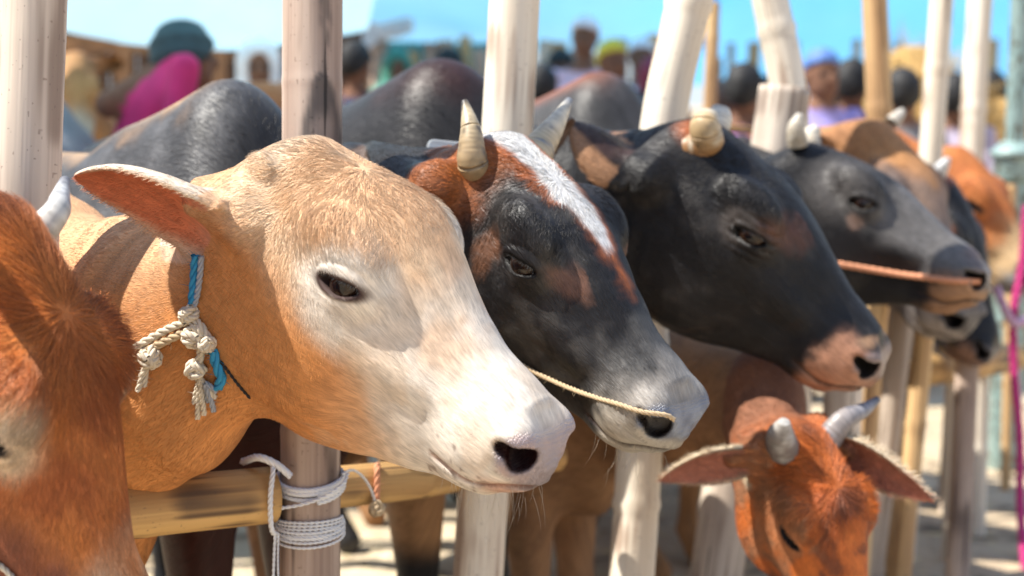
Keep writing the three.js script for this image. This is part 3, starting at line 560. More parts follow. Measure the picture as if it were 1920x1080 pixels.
// ---------------------------------------------------------------- the fence of bamboo posts
const POSTS = 'posts of the cattle fence';
const post = (pts, radius, mat, label, o = {}) => tag(mesh(o.name ?? 'bamboo_post', culm(pts, radius, o), mat), label, o.category ?? 'post', o.group ?? POSTS);
post(standing([[62, 0], [50, 380]], 2.35, 2.0), 0.0465, BAM.grey, 'thick weathered post at the left edge above the russet cow', { seed: 3, knots: 0.015, taper: -0.06, node: 0.5 });
const marked = BAM.mauve.clone(); marked.vertexColors = true;
const second = post(standing([[586, 0], [582, 1000]], 2.62, 2.05), 0.048, marked, 'weathered post behind the head of the cream cow, tied with white twine', { seed: 6, step: 0.006, sides: 48, knots: 0.02, taper: -0.04, node: 0.55, first: 0.3 });
{ // vertex colours darken a dome-shaped mark low on its upper half, and a streak running down to it
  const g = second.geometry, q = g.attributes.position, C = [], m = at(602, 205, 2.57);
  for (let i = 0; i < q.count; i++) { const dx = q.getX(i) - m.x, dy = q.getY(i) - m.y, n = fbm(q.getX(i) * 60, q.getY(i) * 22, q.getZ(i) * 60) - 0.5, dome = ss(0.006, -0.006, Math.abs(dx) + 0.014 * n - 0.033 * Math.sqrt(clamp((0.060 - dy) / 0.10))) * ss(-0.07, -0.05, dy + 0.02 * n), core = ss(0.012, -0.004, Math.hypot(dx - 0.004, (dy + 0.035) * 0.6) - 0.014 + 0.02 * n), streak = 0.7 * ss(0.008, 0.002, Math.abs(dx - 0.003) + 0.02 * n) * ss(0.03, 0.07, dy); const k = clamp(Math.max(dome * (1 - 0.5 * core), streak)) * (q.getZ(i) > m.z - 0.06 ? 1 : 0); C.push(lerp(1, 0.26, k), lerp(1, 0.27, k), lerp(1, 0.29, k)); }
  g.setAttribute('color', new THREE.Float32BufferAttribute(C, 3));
}
post(standing([[965, 0], [953, 210], [902, 1000]], 3.08, 2.1), 0.0485, BAM.pale, 'smooth pale post behind the horns of the blazed cow', { seed: 9, knots: 0.03, node: 0.48, first: 0.28 });
post(standing([[1292, 0], [1240, 250], [1192, 960]], 3.4, 2.15), 0.0475, BAM.pale, 'bent bleached post behind the stub horned cow', { seed: 12, knots: 0.09, node: 0.37, first: 0.27 });
post(standing([[1472, 166], [1440, 390]], 4.0, 1.4), 0.064, BAM.grey, 'thick post sawn off short beside the roped black cow', { seed: 15, knots: 0.03, node: 0.4 });
post(standing([[1444, 0], [1480, 190], [1486, 900]], 4.18, 2.2), 0.047, BAM.pale, 'bleached bamboo pole rising behind the sawn off post', { seed: 18, knots: 0.1, node: 0.36, first: 0.10 });
post(standing([[1640, 0], [1649, 215]], 4.75, 2.2), 0.037, BAM.tan, 'slim tan bamboo pole above the tan cow', { seed: 21, knots: 0.12, node: 0.33, first: 0.05 });
post(standing([[1766, 0], [1745, 300]], 5.0, 2.3), 0.035, BAM.pale, 'slim bleached pole between the tan and the orange cow', { seed: 24, knots: 0.12, node: 0.34, first: 0.18 });
post(standing([[1838, 0], [1822, 270]], 5.6, 2.3), 0.042, BAM.pale, 'bleached pole with swollen joints above the orange cow', { seed: 27, knots: 0.13, node: 0.4, first: 0.13 });
post(standing([[1336, 60], [1330, 220]], 5.8, 1.75), 0.024, BAM.tan, 'thin tan stake close behind the bent bleached post', { seed: 30, knots: 0.08 });
// low stakes seen under the heads at the right
post(standing([[1580, 770], [1570, 1000]], 4.0, 0.92), 0.048, BAM.grey, 'short grey stake under the muzzle of the stub horned cow', { seed: 33, knots: 0.03 });
post(standing([[1634, 700], [1612, 1050]], 4.3, 1.0), 0.028, BAM.tan, 'thin brown stake left of the calf ear', { seed: 36, knots: 0.06 });
post(standing([[1684, 640], [1652, 900]], 4.5, 1.1), 0.036, BAM.grey, 'grey stake leaning behind the raised calf horn', { seed: 39, knots: 0.05 });
post(standing([[1731, 650], [1692, 1060]], 4.4, 1.05), 0.026, BAM.tan, 'brown bamboo stake behind the calf ear tip', { seed: 42, knots: 0.1, first: 0.22 });
post(standing([[1786, 690], [1778, 1050]], 5.0, 1.0), 0.021, BAM.pale, 'narrow pale stake beside the thick mauve stake', { seed: 45, knots: 0.08 });
post(standing([[1812, 700], [1796, 1050]], 4.7, 1.0), 0.034, BAM.mauve, 'thick mauve grey stake under the low black muzzle', { seed: 48, knots: 0.05 });
post(standing([[1838, 700], [1830, 1000]], 5.3, 1.05), 0.030, BAM.pale, 'pale cream stake right of the mauve stake', { seed: 51, knots: 0.12, first: 0.3 });
post(standing([[1890, 700], [1884, 1000]], 5.9, 1.1), 0.018, BAM.tan, 'thin tan stake beside the magenta rope', { seed: 54, knots: 0.08 });
// rails
const RAILS = 'rails of the cattle fence';
const rail = (pts, r, label, o) => tag(mesh('bamboo_rail', culm(pts, r, o), BAM.rail), label, 'rail', RAILS);
rail([at(-160, 1035, 2.30), at(200, 962, 2.46), at(508, 928, 2.60)], 0.046, 'thick brown bamboo rail under the neck of the cream cow', { seed: 5, knots: 0.04, node: 0.44, first: 0.33 });
rail([at(575, 918, 2.72), at(740, 902, 2.86), at(900, 880, 3.17), at(1040, 850, 3.3)], 0.036, 'yellow bamboo rail running behind the cream muzzle', { seed: 8, knots: 0.06, node: 0.42, first: 0.3 });
rail([at(1690, 700, 4.62), at(1760, 690, 4.8), at(1900, 670, 5.6)], 0.048, 'tan rail between the low stakes at the right', { seed: 11, knots: 0.03 });
rail([at(1300, 236, 5.2), at(1440, 248, 5.3)], 0.013, 'thin pale cane above the neck of the stub horned cow', { seed: 14, knots: 0.05, sides: 12 });
// painted steel pole
{
  const b = at(1888, 700, 6.2), t = at(1902, 0, 6.2), base = b.clone().setY(0), top = t.clone().setY(2.6), m = std({ color: lin(0.36, 0.47, 0.46), roughness: 0.45, metalness: 0.1, map: tex(128, 256, (i, j) => { const n = tn(i / 128 * 14, j / 256 * 30, 14, 30, 5), r = ss(0.72, 0.82, tn(i / 128 * 20, j / 256 * 44, 20, 44, 6)); return mixc(mixc([0.96, 0.97, 0.96], [0.80, 0.84, 0.83], n), [0.45, 0.33, 0.25], 0.7 * r); }) });
  const g = thing('steel_pole', 'pale green painted steel pole with a collar at the right edge', 'pole', base), yj = at(1890, 300, 6.2).y;
  const seg = (y0, y1, r0, r1, n) => { const c = new THREE.CylinderGeometry(r1, r0, y1 - y0, 28, 1); c.translate(lerp(b.x, t.x, 0) , (y0 + y1) / 2, b.z); return part(n, c, m, g); };
  seg(0, yj - 0.06, 0.062, 0.062, 'lower_tube'); seg(yj + 0.06, 2.5, 0.038, 0.036, 'upper_tube');
  const pr = [[0.0, -0.075], [0.070, -0.075], [0.078, -0.06], [0.078, 0.01], [0.092, 0.015], [0.094, 0.035], [0.080, 0.045], [0.045, 0.075], [0.0, 0.075]].map(([x, y]) => new THREE.Vector2(x, y)), l = new THREE.LatheGeometry(pr, 32); l.translate(b.x, yj, b.z); part('collar', l, m, g);
}

// ---- cream and orange cow in front
const earInnerPink = [0.74, 0.22, 0.10];  // pink skin, albedo raised in place of sunlight glowing through the ear
{
  const W = [0.80, 0.71, 0.61], CREAM = [0.82, 0.62, 0.43], TAN = [0.77, 0.44, 0.225], ORANGE = [0.70, 0.285, 0.085], DEEP = [0.62, 0.185, 0.035];
  cow({
    key: 'cream', seed: 11, tone: 0.34, label: 'cream and orange cow with a white face, no horns and a rope round its neck', org: [-0.299, 1.335, -2.263], yaw: 32.5, pitch: 34.1, roll: 4.9, s: 1.109,
    cell: 0.0032, hairs: 185000, lashes: true, whiskers: 60, bulge: 0.026, jaw: 0.022, wide: 1.03, cut: 0.56, lo: [-0.70, -0.80, -0.36], shY: 0.93, hump: 0.5, hairWidth: 0.00075,
    neck: [{ p: at(300, 645, 2.46), r: [0.195, 0.115] }],
    lumps: [[0.004, 0.002, 0.072, 0.015, 0.012, 0.010, 0.03]],
    ears: [{ base: [0.0, -0.07, 0.088], tipWorld: at(138, 330, 2.26), open: [0.25, -0.75, 0.6], width: 0.082, curl: 0.42 }, { base: [0.0, -0.07, -0.088], tip: [-0.03, -0.13, -0.28], open: [0.6, -0.3, -0.3], width: 0.06 }],
    wrinkle: (x, y, z, X, Y, Z) => { const nk = ss(0.0, -0.12, x + 0.3 * (y + 0.1)); return 0.0022 * nk * Math.sin(90 * (x * 0.8 - y * 0.1) + 3 * noise(x * 9, y * 9, z * 9)) * ss(0.1, -0.1, y + 0.1 + 0.1 * noise(x * 7, y * 7, 2)) + 0.0012 * (noise(x * 40, y * 40, z * 40) - 0.5); },
    hair: coat([0.10, 0.04, 0], { curl: 0.32, len: 0.0095 }),
    colour(x, y, z, w, ear) {
      const n = fbm(x * 14, y * 14, z * 14) - 0.5, n2 = fbm(x * 40, y * 40, z * 40 + 9) - 0.5, az = Math.abs(z);
      if (ear) { if (ear.inner) return mixc(earInnerPink, CREAM, ss(0.72, 1.0, Math.abs(ear.t)) * 0.8 + 0.3 * ss(0.35, 0.0, ear.s)); return mixc(CREAM, W, 0.5); }
      let c = mixc(CREAM, TAN, clamp(0.35 + 1.6 * n));                                       // forehead
      c = mixc(c, ORANGE, ss(-0.05, -0.15, y + 0.25 * (x - 0.15) + 0.09 * n) * ss(0.36, 0.20, x));   // cheek
      const eyeD = Math.hypot(x - 0.215, (y + 0.035) * 1.1);
      c = mixc(c, W, ss(0.105, 0.055, eyeD + 0.05 * n) * ss(0.05, 0.075, az));              // white round the eye
      c = mixc(c, W, ss(0.24, 0.33, x + 0.10 * n + 0.35 * Math.min(0, y + 0.10)));          // white face and muzzle
      c = mixc(c, TAN, 0.55 * ss(0.28, 0.10, Math.hypot(x - 0.19, z * 1.3)) * ss(0.0, 0.03, y) * ss(-0.05, 0.15, n + 0.1));
      c = mixc(c, TAN, 0.5 * ss(0.05, 0.01, Math.hypot((x - 0.335) * 0.8, (y + 0.035), az - 0.05) + 0.05 * n2 + 0.06 * n));
      const nk = ss(0.03, -0.09, x); let nc = mixc(TAN, CREAM, clamp(0.35 + 2 * n) * ss(-0.25, -0.02, y)); nc = mixc(nc, ORANGE, ss(1.22, 1.08, w.y + 0.05 * n)); nc = mixc(nc, DEEP, ss(1.08, 0.93, w.y + 0.08 * n));
      c = mixc(c, [0.74, 0.55, 0.38], 0.45 * ss(0.02, 0.22, n + 0.6 * n2) * ss(0.15, 0.3, x));
      c = mixc(c, nc, nk);
      if (az > 0.06 && x > 0.1) { const al = almond(x, y, z); c = mixc(c, [0.05, 0.02, 0.015], ss(1.7, 1.1, al)); }
      const lip = ss(-0.105, -0.13, y) * ss(0.44, 0.475, x) * ss(-0.17, -0.14, y); c = mixc(c, [0.60, 0.30, 0.20], 0.75 * lip);
      c = mixc(c, mixc([0.42, 0.30, 0.29], [0.30, 0.25, 0.29], ss(-0.3, 0.3, n2 * 2)), nosePad(x, y, z) * 0.9);
      c = mixc(c, [0.03, 0.010, 0.010], nostrilIn(x, y, z));
      if (x > 0.38) { c = mixc(c, [0.25, 0.17, 0.13], 0.7 * ss(0.10, 0.24, noise(x * 130, y * 130, z * 130) - 0.62) * ss(-0.08, -0.11, y)); c = mixc(c, [0.28, 0.12, 0.07], 0.7 * ss(0.006, 0.002, Math.abs(y - mouthLine(x)))); }
      return c;
    },
  });
}
const hornTint = (base, tip, dark) => (t, n, p) => { const k = fbm(p.x * 60, p.y * 25, p.z * 60), g = 0.72 + 0.56 * noise(t * 40, n.x * 2, n.z * 2); const q = mixc(mixc(base, tip, ss(0.25, 0.8, t)), dark, clamp(ss(0.78, 1.0, t) * 0.9 + 0.8 * ss(0.55, 0.75, k))); return [q[0] * g, q[1] * g, q[2] * g]; };
const BLACK = [0.009, 0.0085, 0.010], SOOT = [0.020, 0.0185, 0.020], RUST = [0.36, 0.10, 0.028], CHALK = [0.70, 0.68, 0.66];
function muzzleTint(c, x, y, z, o) {
  const n = fbm(x * 40, y * 40, z * 40) - 0.5;
  c = mixc(c, o.pad, nosePad(x, y, z) * 0.95);
  if (x > 0.3) c = mixc(c, o.lip, ss(o.lipFrom ?? 0.40, (o.lipFrom ?? 0.40) + 0.05, x + 0.06 * n) * ss(-0.075, -0.105, y + 0.04 * n));
  if (x > 0.38) c = mixc(c, [0.05, 0.03, 0.025], 0.75 * ss(0.006, 0.002, Math.abs(y - mouthLine(x))));
  return mixc(c, [0.012, 0.008, 0.008], nostrilIn(x, y, z));
}
const lids = (c, x, y, z, d = [0.008, 0.007, 0.007]) => Math.abs(z) > 0.06 && x > 0.1 ? mixc(c, d, ss(1.5, 1.05, almond(x, y, z))) : c;

// ---- black cow with the white blaze
cow({
  key: 'blaze', seed: 21, black: true, tone: 1.3, label: 'black cow with a white blaze, russet forehead, two pale horns and a nose rope', org: [-0.028, 1.334, -2.664], yaw: 41.1, pitch: 39.0, roll: 4.9, s: 1.115,
  cell: 0.0042, bodyCell: 0.016, hairs: 70000, hairWidth: 0.0009, lashes: true, whiskers: 30, cut: 0.30, humpShift: 0.03, shY: 0.985, hump: 1.08, bodyHairs: 26000,
  neck: [{ p: V(-0.25, 1.14, -2.86), r: [0.20, 0.11] }],
  ears: [{ base: [-0.01, -0.06, 0.09], tipWorld: at(698, 268, 2.86), open: [0.2, -0.7, 0.6], width: 0.055, curl: 0.5 }, { base: [-0.01, -0.06, -0.09], tip: [-0.07, -0.03, -0.26], open: [0.5, -0.3, 0.2], width: 0.055 }],
  horns: [{ pts: [[0.03, -0.01, 0.055], at(886, 305, 2.585), at(883, 245, 2.585), at(871, 188, 2.61)], radii: [0.026, 0.0245, 0.019, 0.012, 0.005], colour: hornTint([0.34, 0.24, 0.13], [0.42, 0.34, 0.22], [0.035, 0.03, 0.028]) },
    { pts: [[0.03, -0.01, -0.055], at(1012, 276, 2.74), at(1040, 234, 2.76), at(1069, 186, 2.79)], radii: [0.033, 0.031, 0.024, 0.014, 0.006], colour: hornTint([0.44, 0.33, 0.19], [0.52, 0.47, 0.38], [0.12, 0.14, 0.18]) }],
  wrinkle: (x, y, z) => 0.0016 * (fbm(x * 30, y * 30, z * 30) - 0.5) * 2,
  hair: coat([0.12, 0.04, 0], { curl: 0.12, len: 0.010 }),
  colour(x, y, z, w, ear, nx, ny, nz, body) {
    const n = fbm(x * 16, y * 16, z * 16) - 0.5, n2 = fbm(x * 45, y * 45, z * 45) - 0.5, az = Math.abs(z);
    if (ear) return ear.inner ? [0.10, 0.055, 0.035] : [0.028, 0.024, 0.022];
    if (body) {
      let c = mixc([0.045, 0.045, 0.048], [0.11, 0.11, 0.115], clamp(0.4 + 2.2 * n + n2));
      const dorsal = ss(0.10, 0.02, Math.abs(body.side) + 0.12 * n) * ss(1.18, 1.30, w.y + 0.08 * (body.along < -0.05 ? 1 : -1));
      c = mixc(c, [0.46, 0.27, 0.13], dorsal * ss(0.0, -0.10, body.along));
      c = mixc(c, BLACK, ss(0.02, 0.10, body.along));
      return mixc(c, [0.05, 0.012, 0.008], ss(0.95, 0.8, w.y));
    }
    let c = mixc(mixc(BLACK, SOOT, clamp(0.5 + 2 * n)), [0.060, 0.055, 0.052], 0.8 * ss(0.0, 0.25, n + 0.6 * n2));
    c = mixc(c, [0.075, 0.072, 0.07], ss(0.33, 0.42, x + 0.2 * n) * ss(-0.10, -0.03, y));
    c = mixc(c, [0.42, 0.13, 0.035], ss(0.12, 0.04, Math.hypot(x + 0.0, (y - 0.0) * 0.7, (az - 0.06) * 0.8) + 0.06 * n));
    const rim = 0.050 - 0.05 * clamp(x / 0.3); c = mixc(c, RUST, ss(rim + 0.016, rim - 0.008, az + 0.04 * n2) * ss(0.34, 0.26, x + 0.2 * n) * ss(-0.01, 0.01, y));
    const bl = 0.029 - 0.004 * ss(0.0, 0.1, x) - 0.018 * ss(0.15, 0.26, x); c = mixc(c, CHALK, ss(bl + 0.005, bl - 0.005, Math.abs(z - 0.002) + 0.016 * n2 + 0.014 * n) * ss(0.265, 0.24, x) * ss(-0.01, 0.008, y));
    c = mixc(c, [0.22, 0.10, 0.055], 0.75 * ss(0.03, 0.008, Math.hypot((x - 0.135) * 1.0, (y + 0.055) * 0.55) + 0.03 * n2) * (az > 0.05 ? 1 : 0));
    c = mixc(c, [0.24, 0.12, 0.08], 0.75 * ss(0.028, 0.008, Math.hypot((x - 0.262) * 0.6, (y + 0.012)) + 0.03 * n2) * (az > 0.045 ? 1 : 0));
    c = muzzleTint(c, x, y, z, { pad: mixc([0.26, 0.29, 0.36], [0.13, 0.15, 0.21], clamp(0.5 + 3 * n2)), lip: [0.52, 0.47, 0.40], lipFrom: 0.385 });
    if (x > 0.36) c = mixc(c, [0.46, 0.42, 0.38], ss(0.40, 0.45, x + 0.1 * n) * ss(-0.13, -0.07, y) * 0.8 * (1 - nosePad(x, y, z)));
    return lids(c, x, y, z);
  },
});
// ---- black cow with stub horns
cow({
  key: 'stub', seed: 31, black: true, tone: 1.3, label: 'black cow with short stub horns and a pinkish tan muzzle', org: [0.346, 1.349, -3.136], yaw: 18.7, pitch: 41.9, roll: 7.3, s: 1.144,
  cell: 0.0046, bodyCell: 0.018, hairs: 60000, hairWidth: 0.0010, lashes: true, cut: 0.30, hump: 1.35, humpShift: 0.03, bodyHairs: 22000,
  neck: [{ p: V(0.12, 1.16, -3.36), r: [0.21, 0.11] }],
  ears: [{ base: [-0.02, -0.085, 0.085], tipWorld: at(1066, 228, 3.12), open: [-0.5, -0.6, -0.55], width: 0.072, curl: 0.55 }, { base: [-0.02, -0.09, -0.08], tip: [-0.10, -0.20, -0.22], open: [0.5, -0.3, 0.2], width: 0.06 }],
  horns: [{ pts: [[0.02, -0.01, 0.045], at(1324, 270, 3.06), at(1322, 240, 3.04), at(1328, 210, 3.05)], radii: [0.030, 0.031, 0.031, 0.029, 0.018], colour: hornTint([0.26, 0.13, 0.05], [0.42, 0.30, 0.16], [0.46, 0.40, 0.30]) },
    { pts: [[0.02, -0.01, -0.045], at(1344, 235, 3.18), at(1352, 203, 3.19)], radii: [0.027, 0.028, 0.027, 0.026, 0.018], colour: hornTint([0.5, 0.44, 0.35], [0.6, 0.56, 0.48], [0.5, 0.46, 0.4]) }],
  wrinkle: (x, y, z) => 0.0028 * Math.sin(110 * (x + 0.4 * y) + 5 * noise(x * 12, y * 12, z * 12)) * ss(0.09, 0.02, Math.hypot(x - 0.02, y + 0.20)) + 0.0016 * (fbm(x * 28, y * 28, z * 28) - 0.5) * 2 + 0.0016 * Math.sin(420 * (y + 0.03) - 90 * (x - 0.2)) * ss(0.05, 0.028, Math.hypot(x - 0.2, y + 0.03)) * ss(0.024, 0.03, Math.hypot(x - 0.2, (y + 0.03) * 1.5)),
  hair: coat([0.12, 0.04, 0], { curl: 0.06, len: 0.009 }),
  colour(x, y, z, w, ear, nx, ny, nz, body) {
    const n = fbm(x * 16 + 4, y * 16, z * 16) - 0.5, n2 = fbm(x * 45, y * 45, z * 45) - 0.5, az = Math.abs(z);
    if (ear) return ear.inner ? mixc([0.40, 0.20, 0.11], [0.20, 0.10, 0.06], clamp(0.4 + 2 * n)) : mixc(mixc([0.020, 0.016, 0.016], [0.10, 0.045, 0.035], clamp(0.3 + 2 * n)), [0.40, 0.21, 0.11], ss(0.45, 0.62, Math.abs(ear.t) + 0.2 * n));
    if (body) { let c = mixc([0.012, 0.011, 0.012], [0.032, 0.030, 0.032], clamp(0.5 + 2 * n)); c = mixc(c, [0.035, 0.014, 0.012], ss(1.38, 1.46, w.y + 0.1 * n)); c = mixc(c, [0.40, 0.21, 0.09], ss(0.92, 0.78, w.y + 0.06 * n) * ss(-0.4, -0.2, body.along)); return mixc(c, BLACK, ss(0.50, 0.42, w.y)); }
    let c = mixc(mixc(BLACK, SOOT, clamp(0.5 + 2 * n)), [0.045, 0.041, 0.040], 0.8 * ss(0.02, 0.25, n + 0.6 * n2));
    c = mixc(c, RUST, ss(0.055, 0.02, Math.hypot(x, (y - 0.03), (az - 0.05)) + 0.03 * n));
    c = mixc(c, [0.14, 0.06, 0.04], 0.7 * ss(0.035, 0.01, Math.hypot((x - 0.235) * 0.55, (y - 0.006)) + 0.03 * n2) * (az > 0.03 ? 1 : 0));
    c = mixc(c, [0.13, 0.11, 0.10], 0.6 * ss(0.045, 0.02, Math.hypot((x - 0.17), (y + 0.03)) + 0.03 * n2) * (az > 0.05 ? 1 : 0));
    c = mixc(c, [0.50, 0.25, 0.155], ss(0.385, 0.425, x + 0.05 * n) * ss(-0.035, -0.065, y + 0.03 * n2));
    c = muzzleTint(c, x, y, z, { pad: [0.26, 0.20, 0.19], lip: [0.50, 0.25, 0.155], lipFrom: 0.385 });
    c = mixc(c, [0.48, 0.28, 0.16], ss(0.012, 0.004, Math.abs(Math.hypot(x - 0.468, y + 0.062) - 0.028)) * ss(0.47, 0.455, x) * (az > 0.02 ? 1 : 0) * ss(-0.06, -0.03, y));
    return lids(c, x, y, z);
  },
});
// ---- black cow with the orange nose rope
cow({
  key: 'rope', seed: 41, black: true, tone: 1.3, label: 'black cow with a grey nose bridge and an orange rope through its nose', org: [0.667, 1.285, -3.77], yaw: 27.3, pitch: 24, roll: -6, s: 1.03,
  cell: 0.0058, bodyCell: 0.02, hairs: 24000, hairWidth: 0.0014, cut: 0.28, shoulder: V(0.26, 1.0, -4.20), hump: 1.2, humpShift: 0.02, bodyHairs: 14000,
  neck: [{ p: V(0.48, 1.14, -3.97), r: [0.20, 0.11] }],
  ears: [{ base: [-0.02, -0.085, 0.085], tip: [-0.10, -0.13, 0.24], open: [-0.1, -0.6, 0.7], width: 0.055, curl: 0.5 }, { base: [-0.02, -0.07, -0.09], tip: [-0.10, -0.03, -0.25], open: [0.5, -0.3, 0.2], width: 0.06 }],
  horns: [{ pts: [[0.0, 0.02, 0.055], [-0.015, 0.05, 0.07], [-0.02, 0.085, 0.075]], radii: [0.024, 0.023, 0.018, 0.008], colour: hornTint([0.36, 0.30, 0.22], [0.52, 0.46, 0.37], [0.5, 0.46, 0.4]) }, { pts: [[0.0, 0.02, -0.055], [-0.015, 0.045, -0.07], [-0.01, 0.07, -0.075]], radii: [0.026, 0.025, 0.020, 0.010], colour: hornTint([0.4, 0.34, 0.26], [0.62, 0.56, 0.46], [0.6, 0.56, 0.5]) }],
  hair: coat([0.12, 0.04, 0], { len: 0.010 }),
  colour(x, y, z, w, ear, nx, ny, nz, body) {
    const n = fbm(x * 16 + 8, y * 16, z * 16) - 0.5, n2 = fbm(x * 45, y * 45, z * 45) - 0.5, az = Math.abs(z);
    if (ear) return ear.inner ? [0.22, 0.12, 0.08] : SOOT;
    if (body) { const c = mixc([0.030, 0.029, 0.030], [0.065, 0.062, 0.064], clamp(0.5 + 2 * n)); return mixc(c, [0.30, 0.10, 0.045], ss(0.10, 0.04, Math.abs(body.side)) * ss(1.30, 1.40, w.y) * ss(0.05, -0.08, body.along)); }
    let c = mixc(BLACK, SOOT, clamp(0.5 + 2 * n));
    c = mixc(c, [0.16, 0.15, 0.145], ss(0.16, 0.34, x + 0.25 * n) * ss(-0.11, -0.05, y + 0.05 * n));
    c = mixc(c, [0.11, 0.10, 0.095], 0.7 * ss(0.10, 0.04, Math.hypot(x - 0.13, y + 0.02)));
    c = mixc(c, [0.34, 0.22, 0.17], 0.7 * ss(0.025, 0.01, Math.hypot(x - 0.20, y + 0.075) + 0.03 * n2) * (az > 0.04 ? 1 : 0));
    c = muzzleTint(c, x, y, z, { pad: [0.17, 0.15, 0.15], lip: [0.44, 0.24, 0.13], lipFrom: 0.38 });
    c = mixc(c, [0.30, 0.18, 0.14], ss(0.41, 0.45, x) * ss(-0.06, -0.02, y) * 0.7);
    return lids(c, x, y, z);
  },
});
// ---- tan cow behind it
cow({
  key: 'tan', seed: 51, hump: 0.35, shY: 0.92, label: 'tan cow with a broad forehead behind the roped black cow', poll: at(1643, 226, 4.32), yaw: 52, pitch: 46, roll: -4, s: 1.2, bulge: 0.012,
  cell: 0.0066, bodyCell: 0.024, hairs: 16000, hairWidth: 0.0018, cut: 0.28,
  neck: [{ p: V(0.80, 1.13, -4.48), r: [0.19, 0.11] }],
  ears: [{ base: [-0.01, -0.07, 0.088], tip: [-0.06, -0.12, 0.24], open: [0.4, -0.5, 0.6], width: 0.055, curl: 0.5 }, { base: [-0.01, -0.075, -0.085], tip: [0.06, -0.16, -0.22], open: [0.5, -0.3, 0.6], width: 0.055 }],
  horns: [{ pts: [[-0.005, 0.02, -0.07], [-0.015, 0.035, -0.09], [-0.02, 0.05, -0.10]], radii: [0.020, 0.019, 0.015, 0.008], colour: hornTint([0.45, 0.40, 0.33], [0.5, 0.46, 0.4], [0.4, 0.38, 0.34]) }],
  hair: coat([0.12, 0.04, 0], { curl: 0.1, len: 0.012 }),
  colour(x, y, z, w, ear, nx, ny, nz, body) {
    const n = fbm(x * 16, y * 16 + 3, z * 16) - 0.5;
    if (ear) return ear.inner ? [0.30, 0.19, 0.15] : [0.20, 0.14, 0.11];
    if (body) return mixc([0.42, 0.20, 0.075], [0.30, 0.15, 0.06], clamp(0.5 + 2 * n));
    let c = mixc([0.50, 0.235, 0.085], [0.40, 0.18, 0.07], clamp(0.5 + 2.5 * n));
    c = mixc(c, [0.30, 0.20, 0.15], ss(0.13, 0.24, x + 0.15 * n)); c = mixc(c, [0.14, 0.12, 0.115], ss(0.22, 0.34, x + 0.1 * n));
    c = mixc(c, [0.13, 0.11, 0.11], ss(0.03, 0.07, Math.abs(z) - 0.02) * ss(0.06, 0.16, x) * 0.8);
    return lids(muzzleTint(c, x, y, z, { pad: [0.10, 0.09, 0.09], lip: [0.4, 0.34, 0.3] }), x, y, z);
  },
});
// ---- black cow with an orange cheek patch
cow({
  key: 'patch', seed: 61, hump: 0.35, shY: 0.92, black: true, label: 'black cow with an orange cheek patch and its muzzle hanging low', poll: at(1778, 330, 4.68), yaw: 40, pitch: 62, roll: -10, s: 1.06,
  cell: 0.0072, bodyCell: 0.026, hairs: 12000, hairWidth: 0.002, cut: 0.28,
  neck: [{ p: V(1.08, 1.08, -4.82), r: [0.19, 0.11] }],
  ears: [{ base: [-0.01, -0.07, 0.088], tip: [-0.09, -0.12, 0.22], open: [0.2, -0.5, 0.6], width: 0.055, curl: 0.5 }, { base: [-0.01, -0.075, -0.085], tip: [-0.06, -0.10, -0.24], open: [0.5, -0.3, 0.6], width: 0.055 }],
  horns: [{ pts: [[-0.005, 0.02, 0.06], [-0.02, 0.05, 0.075], [-0.03, 0.07, 0.08]], radii: [0.022, 0.021, 0.016, 0.007], colour: hornTint([0.5, 0.5, 0.5], [0.6, 0.6, 0.6], [0.5, 0.5, 0.5]) }],
  hair: coat([0.12, 0.04, 0], { len: 0.012 }),
  colour(x, y, z, w, ear, nx, ny, nz, body) {
    const n = fbm(x * 16, y * 16 + 6, z * 16) - 0.5;
    if (ear) return ear.inner ? [0.2, 0.1, 0.07] : SOOT;
    if (body) return mixc([0.022, 0.02, 0.02], [0.05, 0.035, 0.03], clamp(0.5 + 2 * n));
    let c = mixc(BLACK, SOOT, clamp(0.5 + 2 * n));
    c = mixc(c, [0.38, 0.12, 0.05], 0.8 * ss(0.05, 0.02, Math.hypot((x - 0.165) * 0.8, y + 0.03) + 0.05 * n) * (Math.abs(z) > 0.03 ? 1 : 0)); c = mixc(c, [0.2, 0.06, 0.03], ss(0.05, 0.0, x) * ss(0, 0.03, y));
    return lids(muzzleTint(c, x, y, z, { pad: [0.09, 0.085, 0.10], lip: [0.34, 0.19, 0.13], lipFrom: 0.41 }), x, y, z);
  },
});
